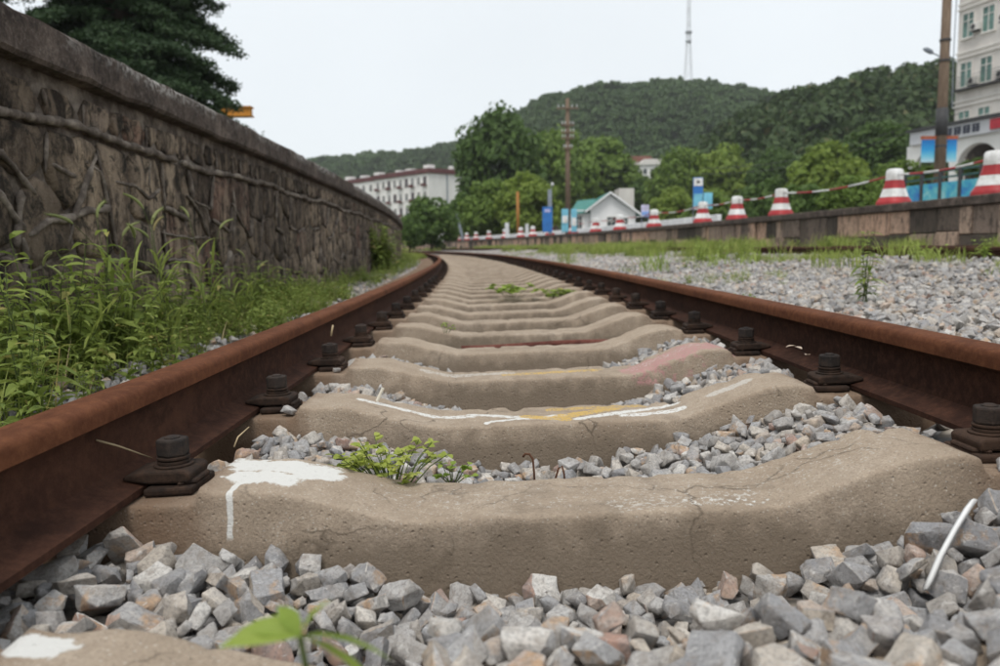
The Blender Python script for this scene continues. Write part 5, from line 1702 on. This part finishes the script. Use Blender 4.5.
# houses on the hillside
for i, (px, py, d, w, h, lab) in enumerate(((634, 163, 210, 9, 4, 'low terracotta and white house half hidden on the hillside'), (650, 166, 205, 6, 6, 'small white house on the hillside beside the low terracotta one'), (603, 174, 150, 2.2, 5, 'narrow pale house end showing between the trees above the white house'))):
    p = at(px, py, d); e = empty('hillside_house', (p.x, p.y, p.z)); tag(e, lab, 'house', 'houses on the hillside')
    MB().box((0, 0, -h / 2), (w, 6, h)).build('wall', M_CREAM if i != 1 else M_WALLW, e)
    MB().prism([(-w / 2 - .4, 0.003), (w / 2 + .4, 0.003), (w / 2 - 1, 1.4), (-w / 2 + 1, 1.4)], -3.4, 3.4, Matrix(((1, 0, 0, 0), (0, 0, 1, 0), (0, 1, 0, 0), (0, 0, 0, 1)))).build('roof', simple('terracotta', (0.20, 0.085, 0.065), 0.9) if i != 1 else M_TRIM, e)
    for k in (-0.3, 0.05, 0.32):
        MB().box((k * w, -3.01, -1.6), (w * 0.14, 0.08, 1.3)).build('window', M_GLASS, e)
# gantry beam behind the cedar
p = at(231, 112, 34)
e = empty('gantry_beam', p); tag(e, 'orange yellow painted beam end poking out from behind the cedar', 'crane beam')
M_OY = simple('orange_yellow_paint', (0.50, 0.22, 0.03), 0.55, 0.15)
MB().box((-2.5, 0, 0), (6.7, 0.35, 0.30)).build('girder', M_OY, e)
for z_ in (-0.17, 0.17): MB().box((-2.5, 0, z_ * 1.06), (6.8, 0.5, 0.055)).build('flange', M_OY, e)
MB().box((-4.6, 0, -(p.z - 1.1) / 2 - 0.2), (0.4, 0.4, p.z - 1.15)).build('leg', M_OY, e)
# lattice mast on the hill
DM = 360.0
pm = at(688, 92, DM)
mast = empty('radio_mast', pm); tag(mast, 'thin grey lattice radio mast on top of the hill', 'radio mast')
HM = 62.0
M_MAST = simple('galvanised_mast', (0.62, 0.63, 0.65), 0.6)
zb_ = [0, 5, 10, 15, 20, 26, 32, 38, 44, 50, 56, 62]
hw = lambda z: 1.9 - 1.2 * min(1, z / 24) - 0.4 * max(0, (z - 24) / 38)
for sx in (-1, 1):
    for sy in (-1, 1):
        MB().tube([(sx * hw(z), sy * hw(z), z) for z in zb_], 0.10, 5).build('leg', M_MAST, mast)
lt = MB()
for z0_, z1_ in zip(zb_[:-1], zb_[1:]):
    for sx, sy, tx, ty in ((-1, -1, 1, -1), (1, -1, 1, 1), (1, 1, -1, 1), (-1, 1, -1, -1)):
        lt.tube([(sx * hw(z0_), sy * hw(z0_), z0_), (tx * hw(z1_), ty * hw(z1_), z1_)], 0.05, 4); lt.tube([(tx * hw(z0_), ty * hw(z0_), z0_), (sx * hw(z1_), sy * hw(z1_), z1_)], 0.05, 4)
        lt.tube([(sx * hw(z1_), sy * hw(z1_), z1_), (tx * hw(z1_), ty * hw(z1_), z1_)], 0.05, 4)
lt.build('lattice_bracing', M_MAST, mast)['kind'] = 'stuff'
for py, w in ((44, 2.6), (35, 3.0)):
    z_ = at(687, py, DM).z - pm.z
    MB().tube([(0, 0, z_), (0, 0, z_ + 0.9)], w * 0.5, 12).build('platform', simple('mast_platform', (0.30, 0.31, 0.33), 0.7), mast)

# ------------------------------------------------------------------ trees
def crown_mesh(name, seed, n=5200, leafs=0.085, clumps=70, mat=None, squash=0.0, hollow=0.55):
    """Leaf-sized quads gathered in clumps through the volume of a lumpy crown of radius about 1."""
    r = np.random.default_rng(seed)
    C = []
    while len(C) < clumps:
        d = r.normal(size=3); d /= np.linalg.norm(d)
        q = min(0.93, hollow + (1 - hollow) * r.random() ** 0.7)
        lump = 0.82 + 0.16 * mnoise.noise(Vector(d * 1.7) + Vector((seed, 0, 0))) + 0.09 * mnoise.noise(Vector(d * 4.0) + Vector((0, seed, 0)))
        p = d * q * lump
        if p[2] < -0.75: continue
        C.append((p, r.uniform(0.18, 0.32)))
    P = []; Nn = []
    per = n // clumps
    for c, rad in C:
        d = r.normal(size=(per, 3)); d /= np.linalg.norm(d, axis=1)[:, None]
        p = c + d * (rad * (0.55 + 0.45 * r.random((per, 1)))) * np.array([1.15, 1.15, 0.75])
        P.append(p); Nn.append(d + r.normal(size=(per, 3)) * 0.55 + np.array([0, 0, 0.45]))
    P = np.concatenate(P); Nn = np.concatenate(Nn); Nn /= np.linalg.norm(Nn, axis=1)[:, None]
    a = r.normal(size=P.shape); U = np.cross(Nn, a); U /= np.linalg.norm(U, axis=1)[:, None]; W_ = np.cross(Nn, U)
    sz_ = leafs * r.uniform(0.6, 1.35, (len(P), 1))
    V = np.stack([P - U * sz_, P - W_ * sz_ * 0.6, P + U * sz_, P + W_ * sz_ * 0.6], 1).reshape(-1, 3)
    F = np.arange(len(V)).reshape(-1, 4)
    return np_mesh(name, V, F, mat)


T_DARK = leaf_mat('dark_tree_leaf', (0.042, 0.082, 0.02), (0.09, 0.15, 0.036), None, 0.35)
T_MID = leaf_mat('mid_tree_leaf', (0.075, 0.13, 0.024), (0.16, 0.235, 0.045), None, 0.35)
T_LIGHT = leaf_mat('light_tree_leaf', (0.11, 0.175, 0.028), (0.22, 0.29, 0.055), None, 0.4)
T_SHRUB = leaf_mat('shrub_leaf', (0.048, 0.095, 0.022), (0.105, 0.168, 0.038), None, 0.35)
M_BARK = simple('bark', (0.085, 0.065, 0.05), 0.95, 0.4, 3, co='World')
CR = {'dark': [crown_mesh('crown', 1 + i, 9500, 0.066, 110, T_DARK) for i in range(2)], 'mid': [crown_mesh('crown', 11 + i, 9000, 0.068, 100, T_MID) for i in range(2)],
      'light': [crown_mesh('crown', 21 + i, 9000, 0.070, 95, T_LIGHT) for i in range(2)], 'shrub': [crown_mesh('crown', 31 + i, 6500, 0.078, 80, T_SHRUB, 0, 0.4) for i in range(2)]}


def trunk_mesh(seed):
    r = random.Random(seed); mb = MB()
    mb.tube([(0, 0, -1.0), (0.01, 0.01, -0.5), (0.03, 0.0, 0.0), (0.0, 0.03, 0.22)], [0.10, 0.075, 0.055, 0.025], 9)
    for k in range(7):
        a = k * 0.9 + r.random(); z = -0.30 + 0.055 * k
        mb.tube([(0, 0, z), (0.3 * math.cos(a), 0.3 * math.sin(a), z + 0.10), (0.62 * math.cos(a), 0.62 * math.sin(a), z + 0.16)], [0.04, 0.026, 0.01], 6)
    return mb.mesh('trunk', M_BARK, True)


TRUNKS = [trunk_mesh(i) for i in range(3)]
tn = 0
def tree(px, py_top, py_bot, d, wpx, kind, lab, ground=None, cat='tree', group='trees beyond the platform', name='broadleaf_tree', crown_low=0.0):
    """Crown spans the photo rows py_top..py_bot at column px and depth d; the trunk reaches the ground below."""
    global tn
    a, b = at(px, py_top, d), at(px, py_bot, d)
    g_ = (PTOP if a.x > 2 else -0.3) if ground is None else ground
    rz = (a.z - b.z) / 2; cz = (a.z + b.z) / 2; rx = wpx / FPX * d / 2
    e = empty(name, (b.x, b.y, g_), (0, 0, tn * 2.3)); tag(e, lab, cat, group)
    c = obj('crown', CR[kind][tn % 2], e, (0, 0, cz - g_), None, (rx * 1.05, rx * 1.05, rz * 1.08))
    h = cz - g_
    obj('trunk', TRUNKS[tn % 3], e, (0, 0, h), None, (max(rx * 0.7, 0.5), max(rx * 0.7, 0.5), h + 0.05))
    tn += 1
    return e


tree(500, 110, 222, 84, 92, 'dark', 'tallest dark round tree left of the wooden pole')
tree(556, 128, 225, 114, 84, 'mid', 'bright green tree behind the wooden pole')
tree(602, 135, 212, 126, 80, 'mid', 'broad green tree above the white house roof')
tree(527, 172, 240, 70, 70, 'light', 'yellow green bushy tree behind the orange pole')
tree(488, 178, 245, 72, 62, 'mid', 'mid green rounded tree below the tallest dark tree')
tree(462, 192, 248, 76, 50, 'shrub', 'dark shrubby tree before the right end of the apartment block', name='shrub_tree')
tree(432, 196, 250, 62, 56, 'shrub', 'dark green shrub at the far bend of the track', 0.0, 'shrub', name='shrub_tree')
tree(410, 212, 250, 58, 30, 'shrub', 'low shrub touching the far end of the stone wall', 0.0, 'shrub', name='shrub_tree')
tree(585, 160, 235, 130, 60, 'dark', 'dark tree in the gap left of the house roof')
tree(645, 176, 235, 122, 60, 'dark', 'dark tree right behind the white house')
tree(632, 172, 215, 125, 46, 'mid', 'small green tree below the hillside houses')
tree(678, 148, 225, 108, 62, 'mid', 'green tree behind the cone right of the house')
tree(728, 146, 225, 104, 76, 'light', 'large light green tree behind the blue banner sign')
tree(672, 186, 240, 78, 50, 'light', 'low yellow green tree left of the banner sign')
tree(712, 190, 240, 70, 60, 'mid', 'low bushy tree directly behind the banner sign', name='shrub_tree')
tree(760, 178, 240, 62, 64, 'shrub', 'dark bushy tree between the fourth and the dirty cone', name='shrub_tree')
tree(775, 150, 215, 98, 60, 'dark', 'dark tree in the shadowed gap at the hill foot')
tree(828, 142, 222, 66, 80, 'light', 'pale green tree with a flat top left of the annex')
tree(800, 184, 238, 42, 54, 'shrub', 'low shrub behind the dirty cone', name='shrub_tree', cat='shrub')
tree(850, 176, 228, 40, 66, 'mid', 'green shrub left of the fence cone', name='shrub_tree', cat='shrub')
tree(895, 160, 220, 48, 60, 'mid', 'green bushy tree at the left end of the arched annex', name='shrub_tree')
tree(880, 120, 200, 80, 90, 'dark', 'dark tree behind the left corner of the arched annex')
tree(930, 166, 180, 26, 26, 'mid', 'small green planter bush behind the mural fence below the lamp pole banners', name='planter_bush', cat='bush')
tree(972, 158, 178, 33, 30, 'shrub', 'round dark bush in front of the arched opening', name='planter_bush', cat='bush')

# the cedar behind the stone wall
T_CED = leaf_mat('cedar_needles', (0.022, 0.044, 0.02), (0.052, 0.088, 0.036), None, 0.2)
pc = at(126, 100, 23)
e = empty('cedar_tree', (pc.x, pc.y, WTOP - 0.02)); tag(e, 'large dark green cedar rising above the stone wall', 'tree')
r = np.random.default_rng(77)
HC = 13.5
MB().tube([(0, 0, 0), (0.05, 0, 5), (0, 0.05, HC)], [0.30, 0.2, 0.03], 10).build('trunk', M_BARK, e, smooth=True)
limbs = MB(); Q = []
z = 1.3
while z < HC - 0.3:
    for k in range(7):
        a = r.uniform(0, 2 * PI); L = (1 - (z / HC) ** 1.5) * 3.75 * r.uniform(0.62, 1.08) + 0.15
        zz = z + r.uniform(-.15, .15); pts = []
        for i in range(9):
            t = i / 8
            pts.append(np.array([math.cos(a) * L * t, math.sin(a) * L * t, zz + 0.10 * L * t - 0.30 * L * t * t]))
        limbs.tube([tuple(p) for p in pts], [0.045 * (1 - 0.85 * i / 8) for i in range(9)], 5)
        for i in range(2, 9):
            for sgn in (-1, 1):
                sl = L * 0.34 * (1 - abs(i / 8 - 0.55)) * r.uniform(0.6, 1.1)
                da = a + sgn * r.uniform(0.7, 1.3)
                n_t = int(110 * sl / 0.6) + 36
                tt = r.random(n_t) ** 0.8
                p = pts[i] + np.stack([np.cos(da) * sl * tt, np.sin(da) * sl * tt, -0.22 * sl * tt ** 2], 1) + r.normal(0, 0.085, (n_t, 3)) * np.array([1, 1, 0.7]) - np.array([0, 0, 0.05])
                Q.append(p)
    z += 0.27
limbs.build('limb', M_BARK, e)['kind'] = 'stuff'
P_ = np.concatenate(Q); nq = len(P_)
d = r.normal(size=(nq, 3)) * np.array([1, 1, 0.55]) + np.array([0, 0, -0.1]); d /= np.linalg.norm(d, axis=1)[:, None]
w = np.cross(d, r.normal(size=(nq, 3))); w /= np.linalg.norm(w, axis=1)[:, None]
ln = r.uniform(0.05, 0.13, (nq, 1))
V = np.stack([P_ - w * 0.022, P_ + w * 0.022, P_ + d * ln + w * 0.014, P_ + d * ln - w * 0.014], 1).reshape(-1, 3)
obj('crown', np_mesh('crown', V, np.arange(len(V)).reshape(-1, 4), T_CED), e)
print('cedar sprays', nq)

# ------------------------------------------------------------------ hills and their forest
T_HILL = leaf_mat('hill_forest_leaf', (0.032, 0.066, 0.026), (0.082, 0.132, 0.046), None, 0.3, 0.6, 0.035)
T_HILLD = leaf_mat('ridge_forest_leaf', (0.022, 0.044, 0.015), (0.058, 0.094, 0.027), (0.12, 0.10, 0.045), 0.25, 0.6, 0.08)
M_HILL = simple('hill_undergrowth', (0.035, 0.055, 0.02), 0.95, 0.4, 0.05, co='World')
HCR = [crown_mesh('forest_crown', 50 + i, 620, 0.17, 22, T_HILL) for i in range(4)]
HCD = [crown_mesh('forest_crown', 60 + i, 900, 0.14, 28, T_HILLD) for i in range(4)]


def hill(name, ridge, D, front, back, th, protos, n, lab, kmin, kmax, back_keep=0.12):
    """ridge: photo points of the skyline; the ground falls to level at `front` metres nearer."""
    R_ = [at(px, py, D) - Vector((0, 0, th)) for px, py in ridge]
    rx = np.array([p.x for p in R_]); rz_ = np.array([p.z for p in R_]); ry = np.array([p.y for p in R_])
    xs_ = np.linspace(rx[0], rx[-1], 60); ts = np.linspace(-1, 1, 25)
    def hz(x, t):
        zr = float(np.interp(x, rx, rz_))
        k = 0.5 + 0.5 * math.cos(PI * min(1, abs(t)))
        k = k ** 0.8
        nz = mnoise.noise(Vector((x * 0.02, t * 3.0, D * 0.1))) * 0.12 * (1 - abs(1 - abs(t) * 2) * 0) * abs(t) * 2
        return -0.4 + (zr + 0.4) * max(0, min(1, k + nz * k))
    def pt(x, t): return Vector((x, float(np.interp(x, rx, ry)) + (t * front if t < 0 else t * back), hz(x, t)))
    V = [pt(x, t) for x in xs_ for t in ts]; m_ = len(ts)
    F = [(i * m_ + j, (i + 1) * m_ + j, (i + 1) * m_ + j + 1, i * m_ + j + 1) for i in range(len(xs_) - 1) for j in range(m_ - 1)]
    o = MB().add(V, F).build(name, M_HILL, smooth=True); tag(o, kind='structure')
    P, Rr, Sc = [], [], []
    for _ in range(n):
        x = random.uniform(rx[0], rx[-1]); t = random.uniform(-1.0, back_keep)
        if random.random() < 0.12: t = random.uniform(-0.05, 0.04)
        p = pt(x, t); k = random.uniform(kmin, kmax) * (1.25 if random.random() < 0.08 else 1)
        P.append((p.x, p.y, p.z + k * 0.45)); Rr.append((0, 0, random.uniform(0, 6.3))); Sc.append((k, k, k * random.uniform(0.85, 1.4)))
    f_ = scatter('forest', P, Rr, Sc, protos); f_['label'] = lab
    return o


hill('hill', [(455, 175), (490, 140), (520, 116), (545, 103), (570, 95), (600, 89), (640, 86), (665, 82), (690, 85), (715, 89), (740, 98), (765, 110), (800, 128), (850, 160), (900, 190)], 360, 190, 150, 5.0, HCR, 4200, 'dense green forest on the rounded hill below the radio mast', 2.2, 4.2)
hill('forested_ridge', [(690, 175), (715, 140), (735, 125), (755, 118), (770, 111), (790, 101), (815, 96), (840, 89), (870, 84), (895, 80), (920, 74), (945, 75), (975, 74), (1040, 72), (1120, 80)], 150, 62, 60, 4.9, HCD, 3200, 'darker forest on the nearer ridge at the right', 1.8, 4.4)
hill('distant_ridge', [(180, 190), (250, 172), (310, 163), (340, 159), (380, 155), (420, 151), (440, 150), (460, 145), (490, 142), (530, 150), (600, 175)], 430, 120, 120, 4.5, HCR, 2600, 'bluish forest along the distant ridge behind the apartment block', 2.4, 4.6)
# two trees standing out on the hilltop
for i, (px, py, d, w, h, lab) in enumerate(((680, 80, 352, 7, 14, 'small round tree on the hilltop left of the radio mast'), (709, 80, 352, 5, 12, 'lone leaning tree on the hilltop right of the radio mast'))):
    tree(px, py - h * 0.3, py + h * 0.75, d, w, 'dark', lab, at(px, 96, d).z, group='trees on the hilltop')

# ------------------------------------------------------------------ the air
hz_m = bpy.data.materials.new('haze_air'); hz_m.use_nodes = True
hz_m.node_tree.nodes.clear()
_o = hz_m.node_tree.nodes.new('ShaderNodeOutputMaterial'); _v = hz_m.node_tree.nodes.new('ShaderNodeVolumePrincipled')
_v.inputs['Color'].default_value = (0.95, 0.975, 1.0, 1); _v.inputs['Density'].default_value = 0.0003
hz_m.node_tree.links.new(_v.outputs['Volume'], _o.inputs['Volume'])
tag(MB().box((0, 0, 85), (1440, 1440, 173)).build('haze', hz_m), kind='stuff')
